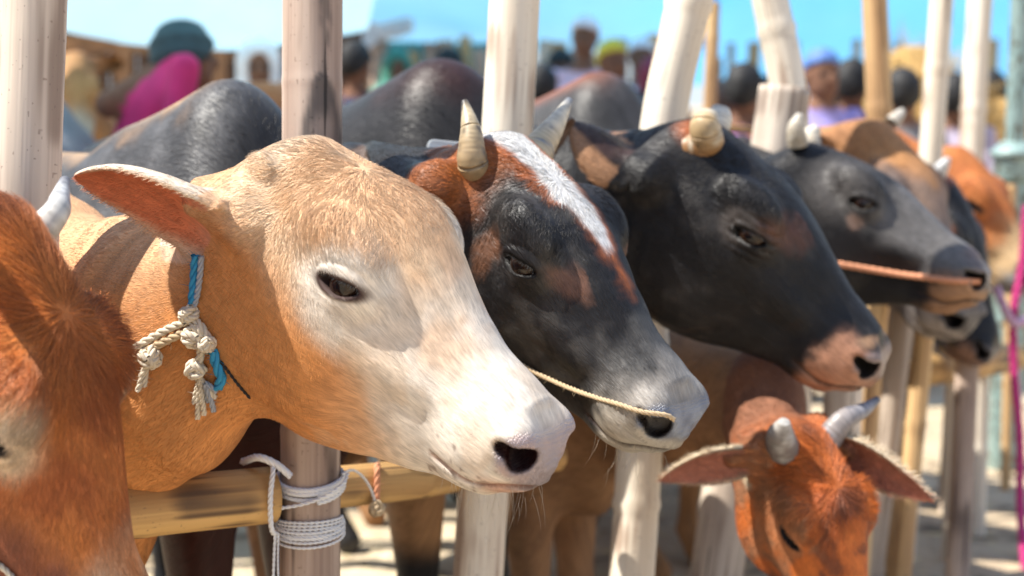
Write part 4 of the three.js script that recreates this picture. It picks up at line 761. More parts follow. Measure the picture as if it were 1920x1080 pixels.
// ---- orange cow with the grey muzzle
cow({
  key: 'orange', seed: 71, hump: 0.35, shY: 0.92, label: 'orange cow with a pale grey muzzle, farthest head in the row', poll: at(1800, 275, 5.25), yaw: 38, pitch: 46, roll: 0, s: 1.0,
  cell: 0.0075, bodyCell: 0.028, hairs: 10000, hairWidth: 0.0022, cut: 0.28,
  neck: [{ p: V(1.26, 1.12, -5.38), r: [0.19, 0.11] }],
  ears: [{ base: [-0.01, -0.07, 0.088], tip: [-0.09, -0.12, 0.24], open: [0.2, -0.5, 0.6], width: 0.055, curl: 0.5 }, { base: [-0.01, -0.075, -0.085], tip: [-0.06, -0.10, -0.24], open: [0.5, -0.3, 0.6], width: 0.055 }],
  hair: coat([0.12, 0.04, 0], { len: 0.012 }),
  colour(x, y, z, w, ear, nx, ny, nz, body) {
    const n = fbm(x * 16, y * 16 + 9, z * 16) - 0.5;
    if (ear) return ear.inner ? [0.45, 0.2, 0.12] : [0.5, 0.2, 0.07];
    if (body) return mixc([0.48, 0.17, 0.045], [0.40, 0.13, 0.035], clamp(0.5 + 2 * n));
    let c = mixc([0.56, 0.185, 0.045], [0.48, 0.14, 0.035], clamp(0.5 + 2.5 * n));
    c = mixc(c, [0.62, 0.42, 0.22], ss(0.26, 0.36, x + 0.1 * n)); c = mixc(c, [0.26, 0.28, 0.29], ss(0.40, 0.44, x + 0.08 * n));
    return lids(muzzleTint(c, x, y, z, { pad: [0.2, 0.22, 0.23], lip: [0.35, 0.36, 0.36] }), x, y, z);
  },
});
// ---- red calf looking out low between the posts
cow({
  key: 'calf', bodyHairs: 12000, furAbove: 0.35, name: 'calf', category: 'calf', seed: 81, label: 'russet calf with grey stub horns reaching out low under the black cows', org: [0.538, 0.792, -2.958], yaw: 53, pitch: 60, roll: 8, s: 0.86, wide: 1.1, bulge: 0.014,
  cell: 0.0048, bodyCell: 0.022, hairs: 42000, hairWidth: 0.0014, lashes: true, cut: 0.22, lo: [-0.5, -0.5, -0.3], shoulder: V(0.10, 0.72, -3.76), girth: 0.74, long: 0.8, hump: 0.6,
  neck: [{ p: V(0.50, 0.80, -3.20), r: [0.11, 0.075] }, { p: V(0.38, 0.77, -3.46), r: [0.14, 0.09] }],
  ears: [{ base: [0.0, -0.05, 0.105], tipWorld: at(1236, 900, 3.01), open: [0.2, -0.5, 0.9], width: 0.058, curl: 0.45 }, { base: [0.0, -0.05, -0.105], tipWorld: at(1754, 940, 2.96), open: [-0.1, -0.6, 0.9], width: 0.068, curl: 0.45 }],
  horns: [{ pts: [[0.02, 0.0, 0.06], [-0.005, 0.04, 0.085], [-0.025, 0.078, 0.092]], radii: [0.031, 0.029, 0.024, 0.010], colour: hornTint([0.16, 0.13, 0.12], [0.22, 0.19, 0.17], [0.4, 0.38, 0.35]) },
    { pts: [[0.02, 0.0, -0.06], [-0.01, 0.035, -0.10], [-0.02, 0.045, -0.15], [-0.035, 0.06, -0.19]], radii: [0.026, 0.022, 0.015, 0.006], colour: hornTint([0.24, 0.21, 0.20], [0.25, 0.25, 0.28], [0.08, 0.09, 0.12]) }],
  hair: coat([0.13, 0.04, 0], { curl: 0.4, len: 0.014 }),
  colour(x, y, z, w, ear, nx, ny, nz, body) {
    const n = fbm(x * 18, y * 18 + 9, z * 18) - 0.5, n2 = fbm(x * 45, y * 45, z * 45) - 0.5;
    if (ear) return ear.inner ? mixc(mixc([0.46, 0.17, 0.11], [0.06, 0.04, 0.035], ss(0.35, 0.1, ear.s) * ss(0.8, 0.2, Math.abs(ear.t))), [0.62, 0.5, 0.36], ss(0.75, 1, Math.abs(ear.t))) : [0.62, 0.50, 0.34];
    if (body) return mixc([0.42, 0.22, 0.10], [0.30, 0.15, 0.07], clamp(0.5 + 2 * n));
    let c = mixc([0.70, 0.18, 0.032], [0.42, 0.095, 0.020], clamp(0.5 + 3 * n)); c = mixc(c, [0.20, 0.06, 0.025], 0.8 * ss(0.05, 0.2, n2 + n) );
    c = mixc(c, [0.46, 0.24, 0.12], ss(0.075, 0.10, Math.abs(z) + 0.1 * n) * 0.5); c = mixc(c, [0.30, 0.12, 0.06], ss(0.02, -0.1, x));
    return lids(muzzleTint(c, x, y, z, { pad: [0.2, 0.13, 0.11], lip: [0.45, 0.28, 0.18] }), x, y, z);
  },
});
// ---- russet cow close to the lens
cow({
  key: 'russet', seed: 91, label: 'russet long haired cow at the left edge, nearest to the camera, with a grey horn', org: [-0.634, 1.270, -1.958], yaw: 5.4, pitch: 66.7, roll: 17.5, s: 1.162, wide: 0.98,
  cell: 0.0040, hairs: 90000, hairWidth: 0.0010, longFur: true, tone: 0.7, lashes: true, cut: 0.26, shoulder: V(-1.12, 0.97, -2.22),
  neck: [{ p: V(-0.84, 1.12, -2.10), r: [0.19, 0.11] }],
  ears: [{ base: [-0.01, -0.08, 0.085], tip: [-0.02, -0.15, 0.27], open: [0.2, -0.5, 0.6], width: 0.06, curl: 0.5 }, { base: [-0.02, -0.09, -0.075], tip: [-0.10, -0.25, -0.16], open: [0.5, -0.3, -0.2], width: 0.05 }],
  horns: [{ pts: [[0.04, -0.02, -0.05], at(104, 400, 2.03), at(112, 375, 2.05), at(122, 335, 2.08)], radii: [0.022, 0.020, 0.014, 0.006], colour: hornTint([0.5, 0.47, 0.42], [0.40, 0.40, 0.40], [0.10, 0.10, 0.12]) }, { pts: [[0.0, 0.02, 0.07], [-0.04, 0.05, 0.08], [-0.07, 0.07, 0.08]], radii: [0.022, 0.020, 0.014, 0.006], colour: hornTint([0.5, 0.47, 0.42], [0.40, 0.40, 0.40], [0.10, 0.10, 0.12]) }],
  hair: coat([0.12, 0.045, 0], { curl: 0.14, len: 0.022 }),
  colour(x, y, z, w, ear, nx, ny, nz, body) {
    const n = fbm(x * 14, y * 14 + 9, z * 14) - 0.5, n2 = fbm(x * 40, y * 40, z * 40) - 0.5, az = Math.abs(z);
    if (ear) return ear.inner ? [0.45, 0.2, 0.12] : [0.45, 0.18, 0.06];
    if (body) return mixc([0.45, 0.16, 0.045], [0.36, 0.12, 0.035], clamp(0.5 + 2 * n));
    let c = mixc([0.62, 0.20, 0.045], [0.40, 0.105, 0.024], clamp(0.5 + 3 * n));
    c = mixc(c, [0.66, 0.42, 0.26], ss(0.33, 0.44, x + 0.15 * n + 0.3 * Math.max(0, -z))); c = mixc(c, [0.62, 0.47, 0.33], ss(0.07, 0.03, Math.hypot(x - 0.21, y + 0.02) + 0.05 * n) * ss(0.05, 0.08, az));
    c = mixc(c, [0.26, 0.08, 0.04], ss(-0.04, -0.09, y + 0.1 * n) * ss(0.24, 0.32, x) + ss(-0.10, -0.16, y + 0.1 * n) * ss(0.1, 0.2, x) * ss(0.32, 0.24, x));
    return lids(muzzleTint(c, x, y, z, { pad: [0.2, 0.15, 0.13], lip: [0.5, 0.36, 0.26] }), x, y, z, [0.02, 0.012, 0.01]);
  },
});

// ---------------------------------------------------------------- ropes and twine
const ROPE = {
  jute: std({ color: lin(0.50, 0.38, 0.24), roughness: 0.9 }), pale: std({ color: lin(0.62, 0.54, 0.42), roughness: 0.9 }), blue: std({ color: lin(0.03, 0.26, 0.46), roughness: 0.8 }), white: std({ color: lin(0.74, 0.75, 0.78), roughness: 0.55 }),
  orange: std({ color: lin(0.60, 0.27, 0.15), roughness: 0.85 }), magenta: std({ color: lin(0.56, 0.03, 0.20), roughness: 0.7 }), lilac: std({ color: lin(0.48, 0.30, 0.44), roughness: 0.7 }), grey: std({ color: lin(0.34, 0.36, 0.40), roughness: 0.9 }), black: std({ color: lin(0.02, 0.018, 0.018), roughness: 0.8 }),
};
{ // collar of the cream cow
  const c = cattle.cream, on = (list, lift) => list.map(([x, y]) => c.hit(x, y, lift).p);
  const g = thing('rope_collar', 'knotted pale and blue rope collar with tassels on the neck of the cream cow', 'rope', c.hit(360, 600, 0).p);
  part('blue_cord', rope(on([[372, 478], [371, 510], [367, 545], [364, 572]], 0.006), 0.0065, { fuzz: 500 }), ROPE.blue, g);
  part('cord', rope(on([[381, 480], [379, 515], [374, 550], [368, 575]], 0.005), 0.0045, {}), ROPE.grey, g);
  part('cord', rope(on([[404, 652], [392, 620], [372, 600], [330, 612], [285, 636], [240, 662], [190, 690]], 0.008), 0.0062, { fuzz: 600 }), ROPE.pale, g);
  part('cord', rope(on([[398, 640], [370, 618], [330, 632], [285, 655], [240, 680], [185, 706]], 0.008), 0.0062, { fuzz: 600 }), ROPE.jute, g);
  part('knot', knotGeo(c.hit(364, 588, 0.010).p, 0.016, 0.0055, 3), ROPE.pale, g);
  part('knot', knotGeo(c.hit(372, 628, 0.012).p, 0.019, 0.0062, 5), ROPE.pale, g);
  part('knot', knotGeo(c.hit(396, 640, 0.012).p, 0.014, 0.006, 8), ROPE.pale, g);
  part('knot', knotGeo(c.hit(290, 668, 0.012).p, 0.019, 0.0062, 11), ROPE.pale, g);
  part('knot', knotGeo(c.hit(376, 688, 0.014).p, 0.0155, 0.0066, 14), ROPE.pale, g);
  part('cord', rope(on([[388, 640], [383, 665], [378, 690], [380, 712]], 0.010), 0.0062, { fuzz: 600 }), ROPE.pale, g);
  const tassel = (x0, y0, list, m) => { const L = []; list.forEach(([x, y], i) => L.push(rope(on([[x0, y0], [lerp(x0, x, 0.6), lerp(y0, y, 0.5)], [x, y]], 0.008 + 0.002 * (i % 3)), 0.0042, { fuzz: 900 }))); part('tassel', mergeGeometries(L), m, g); };
  tassel(381, 705, [[366, 752], [372, 778], [385, 768], [398, 744], [408, 740]], ROPE.pale);
  tassel(390, 712, [[392, 748], [412, 728], [404, 760]], ROPE.grey);
  tassel(282, 680, [[270, 705], [276, 722], [266, 730]], ROPE.pale);
  part('blue_cord', rope(on([[404, 655], [412, 680], [420, 705], [412, 722]], 0.007), 0.0075, { fuzz: 500 }), ROPE.blue, g);
  part('cord', rope(on([[416, 676], [430, 695], [446, 716], [470, 745]], 0.003), 0.0022, { strands: 2 }), ROPE.black, g);
}
{ // nose ropes
  const c = cattle.blaze, pts = [[1262, 786], [1248, 778], [1205, 770], [1165, 758], [1100, 738], [1040, 712], [985, 684], [940, 652]].map(([x, y]) => c.hit(x, y, 0.004).p);
  pts.push(at(890, 610, 2.55), at(800, 560, 2.70));
  const m = mesh('nose_rope', rope(pts, 0.0038, { fuzz: 500 }), ROPE.jute); tag(m, 'thin twisted tan rope from the nostril across the cheek of the blazed cow', 'rope');
  const d = cattle.rope, q = [[1838, 530], [1800, 526], [1740, 520], [1680, 512], [1620, 502], [1560, 492], [1535, 486]].map(([x, y]) => d.hit(x, y, 0.005, 2.5, 6).p);
  const last = q[q.length - 1]; q.push(V(last.x - 0.12, last.y + 0.02, last.z - 0.06));
  tag(mesh('nose_rope', rope(q, 0.0075, {}), ROPE.orange), 'orange rope from the nose across the black cheek at the right', 'rope');
  const e = cattle.orange, y = [[1906, 425], [1890, 440], [1880, 470]].map(([x, yy]) => e.hit(x, yy, 0.008, 3.5, 7).p);
  tag(mesh('magenta_rope', rope([at(1925, 385, 5.0), at(1916, 500, 5.0), at(1900, 590, 5.0), at(1902, 700, 5.02), at(1912, 820, 5.0), at(1913, 950, 5.0), at(1925, 1090, 4.9), at(1935, 1180, 4.9)], 0.013, {}), ROPE.magenta), 'thick magenta rope hanging down at the right edge', 'rope');
  tag(mesh('halter_rope', rope([at(1868, 538, 4.8), at(1882, 575, 4.8), at(1898, 605, 4.85), at(1925, 600, 5.0)], 0.014, {}), ROPE.lilac), 'lilac rope looped beside the orange cow muzzle', 'rope');
  const f = cattle.russet, z = [[-10, 1048], [14, 1066], [40, 1095]].map(([x, yy]) => f.hit(x, yy, 0.004).p);
  if (!f.hit(14, 1066).miss) tag(mesh('nose_rope', rope(z, 0.004, {}), ROPE.pale), 'thin pale cord across the cheek of the russet cow', 'rope');
}
{ // white twine round the second post and the rail
  const d = 2.62, ax = (y) => { const k = y / 1000; return at(lerp(586, 582, k), y, d); }, ring = (y0, y1, r, turns, tilt = 0) => { const pts = [], n = Math.ceil(turns * 22); for (let i = 0; i <= n; i++) { const g = i / n * turns * Math.PI * 2, c = ax(lerp(y0, y1, i / n)); pts.push(V(c.x + Math.cos(g) * r, c.y + Math.sin(g) * tilt, c.z + Math.sin(g) * r)); } return pts; };
  const g = thing('twine_binding', 'white plastic twine tying the rail to the post under the cream chin', 'twine', ax(960));
  part('coil', rope(ring(968, 1002, 0.0520, 5.5, 0.004), 0.0026, { strands: 2 }), ROPE.white, g);
  part('coil', rope(ring(975, 1006, 0.0545, 3.5, -0.006), 0.0024, { strands: 2 }), ROPE.white, g);
  part('loop', rope(ring(890, 905, 0.0535, 2.2, -0.012), 0.0045, { strands: 4 }), ROPE.white, g);
  part('loop', rope(ring(903, 912, 0.0540, 1.2, -0.016), 0.0036, { strands: 3 }), ROPE.white, g);
  part('strand', rope([at(506, 866, 2.60), at(512, 880, 2.555), at(507, 930, 2.545), at(510, 995, 2.555), at(520, 1003, 2.58)], 0.0042, { strands: 3 }), ROPE.white, g);
  part('strand', rope([at(455, 866, 2.60), at(488, 858, 2.56), at(520, 872, 2.56), at(545, 893, 2.565)], 0.006, { strands: 4 }), ROPE.white, g);
  part('strand', rope([at(512, 955, 2.57), at(570, 945, 2.562), at(610, 930, 2.562), at(645, 905, 2.58), at(652, 888, 2.60)], 0.0030, { strands: 2 }), ROPE.white, g);
  part('strand', rope([at(516, 1000, 2.565), at(514, 1040, 2.565), at(512, 1120, 2.566), at(515, 1240, 2.57)], 0.0024, { strands: 2 }), ROPE.white, g);
  part('strand', rope([at(522, 1000, 2.566), at(521, 1050, 2.566), at(523, 1130, 2.567)], 0.0018, { strands: 2 }), ROPE.white, g);
  part('loose_end', rope([at(640, 890, 2.60), at(662, 882, 2.66), at(685, 900, 2.72), at(700, 930, 2.76), at(704, 950, 2.77)], 0.0024, { strands: 2 }), ROPE.white, g);
  const k = thing('knotted_cord', 'short jute cord with a knot hanging from the yellow rail', 'rope', at(706, 880, 2.76));
  part('cord', rope([at(708, 872, 2.80), at(707, 880, 2.775), at(707, 905, 2.77), at(706, 940, 2.77)], 0.0058, { fuzz: 300 }), ROPE.orange, k);
  part('knot', knotGeo(at(705, 953, 2.77), 0.0155, 0.0058, 21), ROPE.jute, k);
}
{ // clear plastic tag between the cream and the blazed cow
  const W = 0.062, H = 0.032, s = new THREE.Shape(), r = 0.009; s.moveTo(-W / 2 + r, -H / 2); s.lineTo(W / 2 - r, -H / 2); s.quadraticCurveTo(W / 2, -H / 2, W / 2, -H / 2 + r); s.lineTo(W / 2, H / 2 - r); s.quadraticCurveTo(W / 2, H / 2, W / 2 - r, H / 2); s.lineTo(-W / 2 + r, H / 2); s.quadraticCurveTo(-W / 2, H / 2, -W / 2, H / 2 - r); s.lineTo(-W / 2, -H / 2 + r); s.quadraticCurveTo(-W / 2, -H / 2, -W / 2 + r, -H / 2);
  const g = new THREE.ExtrudeGeometry(s, { depth: 0.012, bevelSize: 0.004, bevelThickness: 0.004, bevelSegments: 3, steps: 1 }); const c = at(836, 288, 2.83);
  const m = mesh('plastic_tag', g, new THREE.MeshPhysicalMaterial({ color: lin(0.85, 0.88, 0.9), roughness: 0.15, transmission: 0.7, thickness: 0 })); m.position.copy(c); m.rotation.set(-0.3, 0.2, -0.05); tag(m, 'small clear plastic tag beside the right horn of the blazed cow', 'tag');
}

// ---------------------------------------------------------------- cattle standing farther back
const HERD = 'cattle standing farther back';
cow({ key: 'g1', seed: 101, group: HERD, label: 'grey cow seen from behind beside the left post', org: [0, 0, 0], poll: at(40, 215, 6.9), yaw: -100, pitch: 30, s: 1.1, dir: V(-0.15, 0, -1), shoulder: V(at(95, 0, 6.1).x, 1.03, -6.1), cell: 0.013, bodyCell: 0.024, cut: 0.25, hump: 0.6, ears: [],
  colour: (x, y, z, w) => { const n = fbm(w.x * 9, w.y * 9, w.z * 9) - 0.5; return mixc([0.30, 0.30, 0.32], [0.18, 0.18, 0.20], clamp(0.4 + 2 * n)); } });
cow({ key: 'g2', seed: 102, group: HERD, label: 'orange cow seen from behind through the gap at the second post', org: [0, 0, 0], poll: at(600, 150, 8.2), yaw: -95, pitch: 35, s: 1.1, dir: V(0.05, 0, -1), shoulder: V(at(580, 0, 7.4).x, 1.15, -7.4), cell: 0.013, bodyCell: 0.024, cut: 0.25, hump: 0.7, ears: [],
  colour: (x, y, z, w) => { const n = fbm(w.x * 9, w.y * 9, w.z * 9) - 0.5; return mixc([0.52, 0.19, 0.06], [0.38, 0.12, 0.04], clamp(0.4 + 2 * n)); } });
cow({ key: 'g3', seed: 103, group: HERD, label: 'tan and white cow facing the camera in the shade under the blue canopy', org: [0, 0, 0], poll: at(140, 100, 7.6), yaw: 75, pitch: 55, s: 1.05, dir: V(0.1, 0, 1), cell: 0.011, bodyCell: 0.028, cut: 0.25, hump: 0.7,
  ears: [{ base: [-0.01, -0.07, 0.088], tip: [-0.06, -0.10, 0.25], open: [0, -0.4, 0.9], width: 0.055 }, { base: [-0.01, -0.07, -0.088], tip: [-0.06, -0.10, -0.25], open: [0, -0.4, 0.9], width: 0.055 }],
  colour: (x, y, z, w) => { const n = fbm(w.x * 9, w.y * 9, w.z * 9) - 0.5; return mixc(mixc([0.52, 0.27, 0.10], [0.36, 0.17, 0.07], clamp(0.4 + 2 * n)), [0.62, 0.54, 0.42], ss(0.25, 0.35, x)); } });

// ---------------------------------------------------------------- people of the market
const SKIN = [0.20, 0.095, 0.055];
const cloth = std({ vertexColors: true, roughness: 0.85 }), hairMat = std({ vertexColors: true, roughness: 0.7 });
function person(o) {
  const h = o.head, H = h.y + 0.11, k = H / 1.7 * (o.hunch ?? 1), face = o.face ?? 0, f = V(Math.sin(face), 0, Math.cos(face)), s = V(f.z, 0, -f.x), base = V(h.x, 0, h.z).addScaledVector(f, -(o.bend ?? 0));
  const g = thing('person', o.label, 'person', base, 'people of the market behind the cattle');
  const P = (a, y, c) => base.clone().addScaledVector(s, a * k).addScaledVector(f, c * k).setY(y * k), A = (v) => [v.x, v.y, v.z], B = [], F = A(f), be = (o.bend ?? 0) / k;
  const neckP = P(0, 1.43, be * 0.9), hip = P(0, 0.92, 0), chest = P(0, 1.25, be * 0.6);
  B.push([bone(A(hip), A(chest), [0.105 * k, 0.155 * k], [0.115 * k, 0.175 * k], F), 0.05], [bone(A(chest), A(P(0, 1.40, be * 0.85)), [0.115 * k, 0.175 * k], [0.06 * k, 0.12 * k], F), 0.05], [bone(A(neckP), A(h), [0.055, 0.055], [0.055, 0.055], F), 0.03]);
  const hands = [];
  for (const q of [-1, 1]) {
    const sh = P(0.18 * q, 1.38, be * 0.85), arm = o.arms?.[q] ?? [P(0.25 * q, 1.10, be * 0.7 - 0.02), P(0.25 * q, 0.86, be * 0.7 + 0.10)];
    B.push([bone(A(sh), A(arm[0]), [0.052 * k, 0.052 * k], [0.042 * k, 0.042 * k], F), 0.04], [bone(A(arm[0]), A(arm[1]), [0.041 * k, 0.041 * k], [0.028 * k, 0.028 * k], F), 0.02]); hands.push({ e: arm[0], w: arm[1], d: arm[1].clone().sub(arm[0]).normalize(), q });
    const hp = P(0.09 * q, 0.90, 0), kn = P(0.10 * q, 0.48, 0.03), an = P(0.10 * q, 0.08, 0), toe = P(0.11 * q, 0.035, 0.15);
    B.push([bone(A(hp), A(kn), [0.09 * k, 0.085 * k], [0.06 * k, 0.06 * k], F), 0.04], [bone(A(kn), A(an), [0.058 * k, 0.056 * k], [0.04 * k, 0.04 * k], F), 0.02], [bone(A(an), A(toe), [0.045, 0.045], [0.03, 0.04], A(s)), 0.02]);
  }
  const hx = (x, y, z) => { const dx = x - h.x, dy = y - h.y, dz = z - h.z; return [dx * s.x + dz * s.z, dy, dx * f.x + dz * f.z]; };
  const headF = (x, y, z) => { const [a, b, c] = hx(x, y, z); let d = ell(a, b - 0.01, c + 0.008, 0.076, 0.112, 0.096); d = smin(d, ell(a, b + 0.062, c - 0.02, 0.055, 0.055, 0.066), 0.04); d = smin(d, ell(a, b + 0.016, c - 0.094, 0.014, 0.026, 0.022), 0.014); d = smin(d, ell(Math.abs(a) - 0.078, b + 0.005, c + 0.005, 0.009, 0.03, 0.02), 0.01); d = smax(d, -ell(Math.abs(a) - 0.032, b - 0.008, c - 0.100, 0.022, 0.012, 0.018), 0.01); return d; };
  const field = (x, y, z) => { let d = B[0][0](x, y, z); for (let i = 1; i < B.length; i++) d = smin(d, B[i][0](x, y, z), B[i][1]); return d + 0.006 * (noise(x * 14, y * 9, z * 14) - 0.5); };
  const shirt = o.shirt, legs = o.legs ?? [0.10, 0.10, 0.12], I4 = new THREE.Matrix4();
  const paint = (x, y, z, nx, ny, nz, w) => { const hy = y / k; if (hy > 1.415 && Math.hypot(x - neckP.x, z - neckP.z) < 0.09 * k) return SKIN; for (const hd of hands) { const ab = hd.w.clone().sub(hd.e), t = clamp(w.clone().sub(hd.e).dot(ab) / ab.lengthSq()); if (t > (o.sleeve ?? 0.4) && w.distanceTo(hd.e.clone().addScaledVector(ab, t)) < 0.065) return SKIN; } if (hy < 0.07) return [0.05, 0.04, 0.035]; const n = 0.85 + 0.3 * noise(x * 20, y * 20, z * 20); const c = hy > (o.hem ?? 0.86) ? shirt : legs; return [c[0] * n, c[1] * n, c[2] * n]; };
  const lo = [base.x - 0.75, -0.02, base.z - 0.75], hi = [base.x + 0.75, H + 0.35, base.z + 0.75];
  const parts = [skin(field, lo, hi, 0.026, I4, paint).geo];
  const face0 = (x, y, z) => { const [a, b, c] = hx(x, y, z); if (c > 0.05 && Math.hypot((Math.abs(a) - 0.032) / 1.6, b - 0.006) < 0.011) return [0.02, 0.015, 0.015]; if (c > 0.05 && Math.abs(a) < 0.026 && Math.abs(b + 0.062) < 0.006) return [0.14, 0.05, 0.04]; return SKIN; };
  parts.push(skin(headF, [h.x - 0.16, h.y - 0.16, h.z - 0.16], [h.x + 0.16, h.y + 0.16, h.z + 0.16], 0.008, I4, face0).geo);
  for (const hd of hands) {                 // palm and five fingers
    const d = hd.d, u = s.clone().addScaledVector(d, -s.dot(d)).normalize(), n = V().crossVectors(d, u), L = [], c = hd.w, q = (a, b, e) => c.clone().addScaledVector(d, a).addScaledVector(u, b).addScaledVector(n, e);
    L.push(bone(A(q(-0.02, 0, 0)), A(q(0.085, 0, 0)), [0.016, 0.026], [0.014, 0.040], A(n)));
    [[-0.030, 0.062], [-0.010, 0.078], [0.011, 0.082], [0.031, 0.072]].forEach(([b, l]) => { L.push(bone(A(q(0.08, b, 0)), A(q(0.08 + l * 0.55, b * 1.15, 0.008)), [0.0095, 0.0095], [0.009, 0.009], A(n)), bone(A(q(0.08 + l * 0.55, b * 1.15, 0.008)), A(q(0.08 + l * 0.9, b * 1.2, 0.028)), [0.009, 0.009], [0.0075, 0.0075], A(n))); });
    L.push(bone(A(q(0.015, 0.03 * hd.q, 0)), A(q(0.05, 0.058 * hd.q, 0.012)), [0.012, 0.012], [0.010, 0.010], A(n)), bone(A(q(0.05, 0.058 * hd.q, 0.012)), A(q(0.080, 0.062 * hd.q, 0.02)), [0.010, 0.010], [0.008, 0.008], A(n)));
    const ff = (x, y, z) => { let e = L[0](x, y, z); for (let i = 1; i < L.length; i++) e = smin(e, L[i](x, y, z), 0.006); return e; }, m = q(0.07, 0, 0);
    parts.push(skin(ff, [m.x - 0.12, m.y - 0.12, m.z - 0.12], [m.x + 0.12, m.y + 0.12, m.z + 0.12], 0.0065, I4, () => SKIN).geo);
  }
  part('body', mergeGeometries(parts), cloth, g);
  const hc = o.hair ?? [0.012, 0.011, 0.011], cap = o.cap;
  const hairF = (x, y, z) => { const [a, b, c] = hx(x, y, z); let d = ell(a, b - 0.018, c + 0.012, 0.090, 0.118, 0.110) + 0.008 * (noise(x * 40, y * 40, z * 40) - 0.5); d = smax(d, (cap === 'cap' ? 0.035 : 0.0) - b + (c > 0 ? 0.35 * c : 0.9 * c), 0.012); if (cap === 'wrap') { d = ell(a, b - 0.02, c + 0.02, 0.108, 0.125, 0.122) + 0.003 * Math.sin(b * 90 + a * 40); d = smax(d, -0.05 - b + 0.9 * c, 0.012); } if (cap === 'shawl') { d = smin(ell(a, b - 0.02, c + 0.02, 0.105, 0.130, 0.115), ell(a, b + 0.20, c + 0.03, 0.21, 0.13, 0.13), 0.10); d = smax(d, -ell(a, b + 0.01, c - 0.12, 0.068, 0.095, 0.08), 0.012); } return d; };
  part(cap ? 'headwear' : 'hair', skin(hairF, [h.x - 0.3, h.y - 0.4, h.z - 0.3], [h.x + 0.3, h.y + 0.2, h.z + 0.3], 0.012, I4, (x, y, z) => { const n = 0.8 + 0.4 * noise(x * 50, y * 50, z * 50); return [hc[0] * n, hc[1] * n, hc[2] * n]; }).geo, hairMat, g);
}
{
  const h1 = at(352, 110, 6.0);
  person({ head: h1, label: 'person in a magenta shirt and dark teal head wrap with one bare arm raised', shirt: [0.62, 0.03, 0.16], cap: 'wrap', hair: [0.035, 0.075, 0.085], face: 1.9, bend: 0.26, hunch: 1.12, sleeve: -1, arms: { 1: [at(205, 195, 5.9), at(285, 135, 5.95)] } });
  const list = [
    [485, 128, 7.6, 'person wrapped in a white head shawl behind the second post', [0.80, 0.80, 0.82], 'shawl', [0.82, 0.82, 0.84], 0.2],
    [668, 120, 9.0, 'person in a navy shirt at the left of the teal cloth wall', [0.02, 0.035, 0.09], null, null, 2.6],
    [1096, 70, 10.0, 'person in a pale pink shirt with a white cap right of the third post', [0.74, 0.52, 0.62], 'cap', [0.80, 0.76, 0.78], -0.4],
    [1150, 116, 9.4, 'person with a bright yellow cap and dark shirt between the third and fourth post', [0.05, 0.05, 0.05], 'cap', [0.66, 0.56, 0.05], 0.5],
    [1203, 108, 10.6, 'person in white beside the yellow capped person', [0.78, 0.78, 0.82], 'cap', [0.78, 0.78, 0.80], 0.0],
    [1015, 165, 8.6, 'dark haired person in black behind the horn of the blazed cow', [0.03, 0.03, 0.04], null, null, 2.9],
    [1396, 172, 7.4, 'black haired person in violet right of the bent bleached post', [0.26, 0.12, 0.30], null, null, 2.7],
    [1541, 142, 7.6, 'person in a blue cap and lilac shirt right of the sawn off post', [0.36, 0.30, 0.62], 'cap', [0.10, 0.20, 0.48], 0.3],
    [1597, 160, 8.0, 'person in a maroon shirt beside the slim tan pole', [0.12, 0.03, 0.03], null, null, 2.8],
    [1692, 178, 7.8, 'dark haired person in grey between the two slim poles', [0.22, 0.20, 0.20], null, null, 3.0],
    [1790, 186, 8.2, 'dark haired person in a lilac shirt behind the bleached pole', [0.42, 0.36, 0.46], null, null, 2.8],
    [1440, 186, 9.2, 'person in a dark green shirt left of the sawn off post', [0.03, 0.09, 0.06], null, null, 0.4],
    [1362, 196, 9.6, 'person in a brown shawl close behind the bent bleached post', [0.16, 0.09, 0.06], 'shawl', [0.15, 0.08, 0.055], 0.5],
    [1568, 198, 9.8, 'person in black between the blue cap and the maroon shirt', [0.02, 0.02, 0.025], null, null, 2.2],
    [1632, 192, 9.4, 'person in a blue shirt half hidden by the slim tan pole', [0.04, 0.10, 0.30], null, null, 1.0],
    [1738, 190, 9.9, 'person in a rust shirt right of the straw heap', [0.30, 0.08, 0.04], 'wrap', [0.30, 0.10, 0.06], 0.7],
    [1052, 128, 10.8, 'person in a teal shirt between the third post and the pink shirt', [0.04, 0.22, 0.24], null, null, 0.3],
    [1230, 150, 9.8, 'person in dark red at the foot of the bent bleached post', [0.22, 0.03, 0.05], 'shawl', [0.24, 0.03, 0.06], 0.3],
    [845, 128, 10.6, 'person in grey before the teal cloth wall beside the third post', [0.20, 0.19, 0.19], null, null, 2.4],
    [745, 132, 10.8, 'person in a green shawl before the teal cloth wall', [0.05, 0.20, 0.14], 'shawl', [0.05, 0.22, 0.16], 0.2],
    [1860, 176, 9.0, 'dark haired person in beige near the steel pole', [0.46, 0.36, 0.26], null, null, 2.6],
  ];
  for (const [x, y, d, label, shirt, cap, hair, face] of list) person({ head: at(x, y, d), label, shirt, cap, hair: hair ?? undefined, face });
}

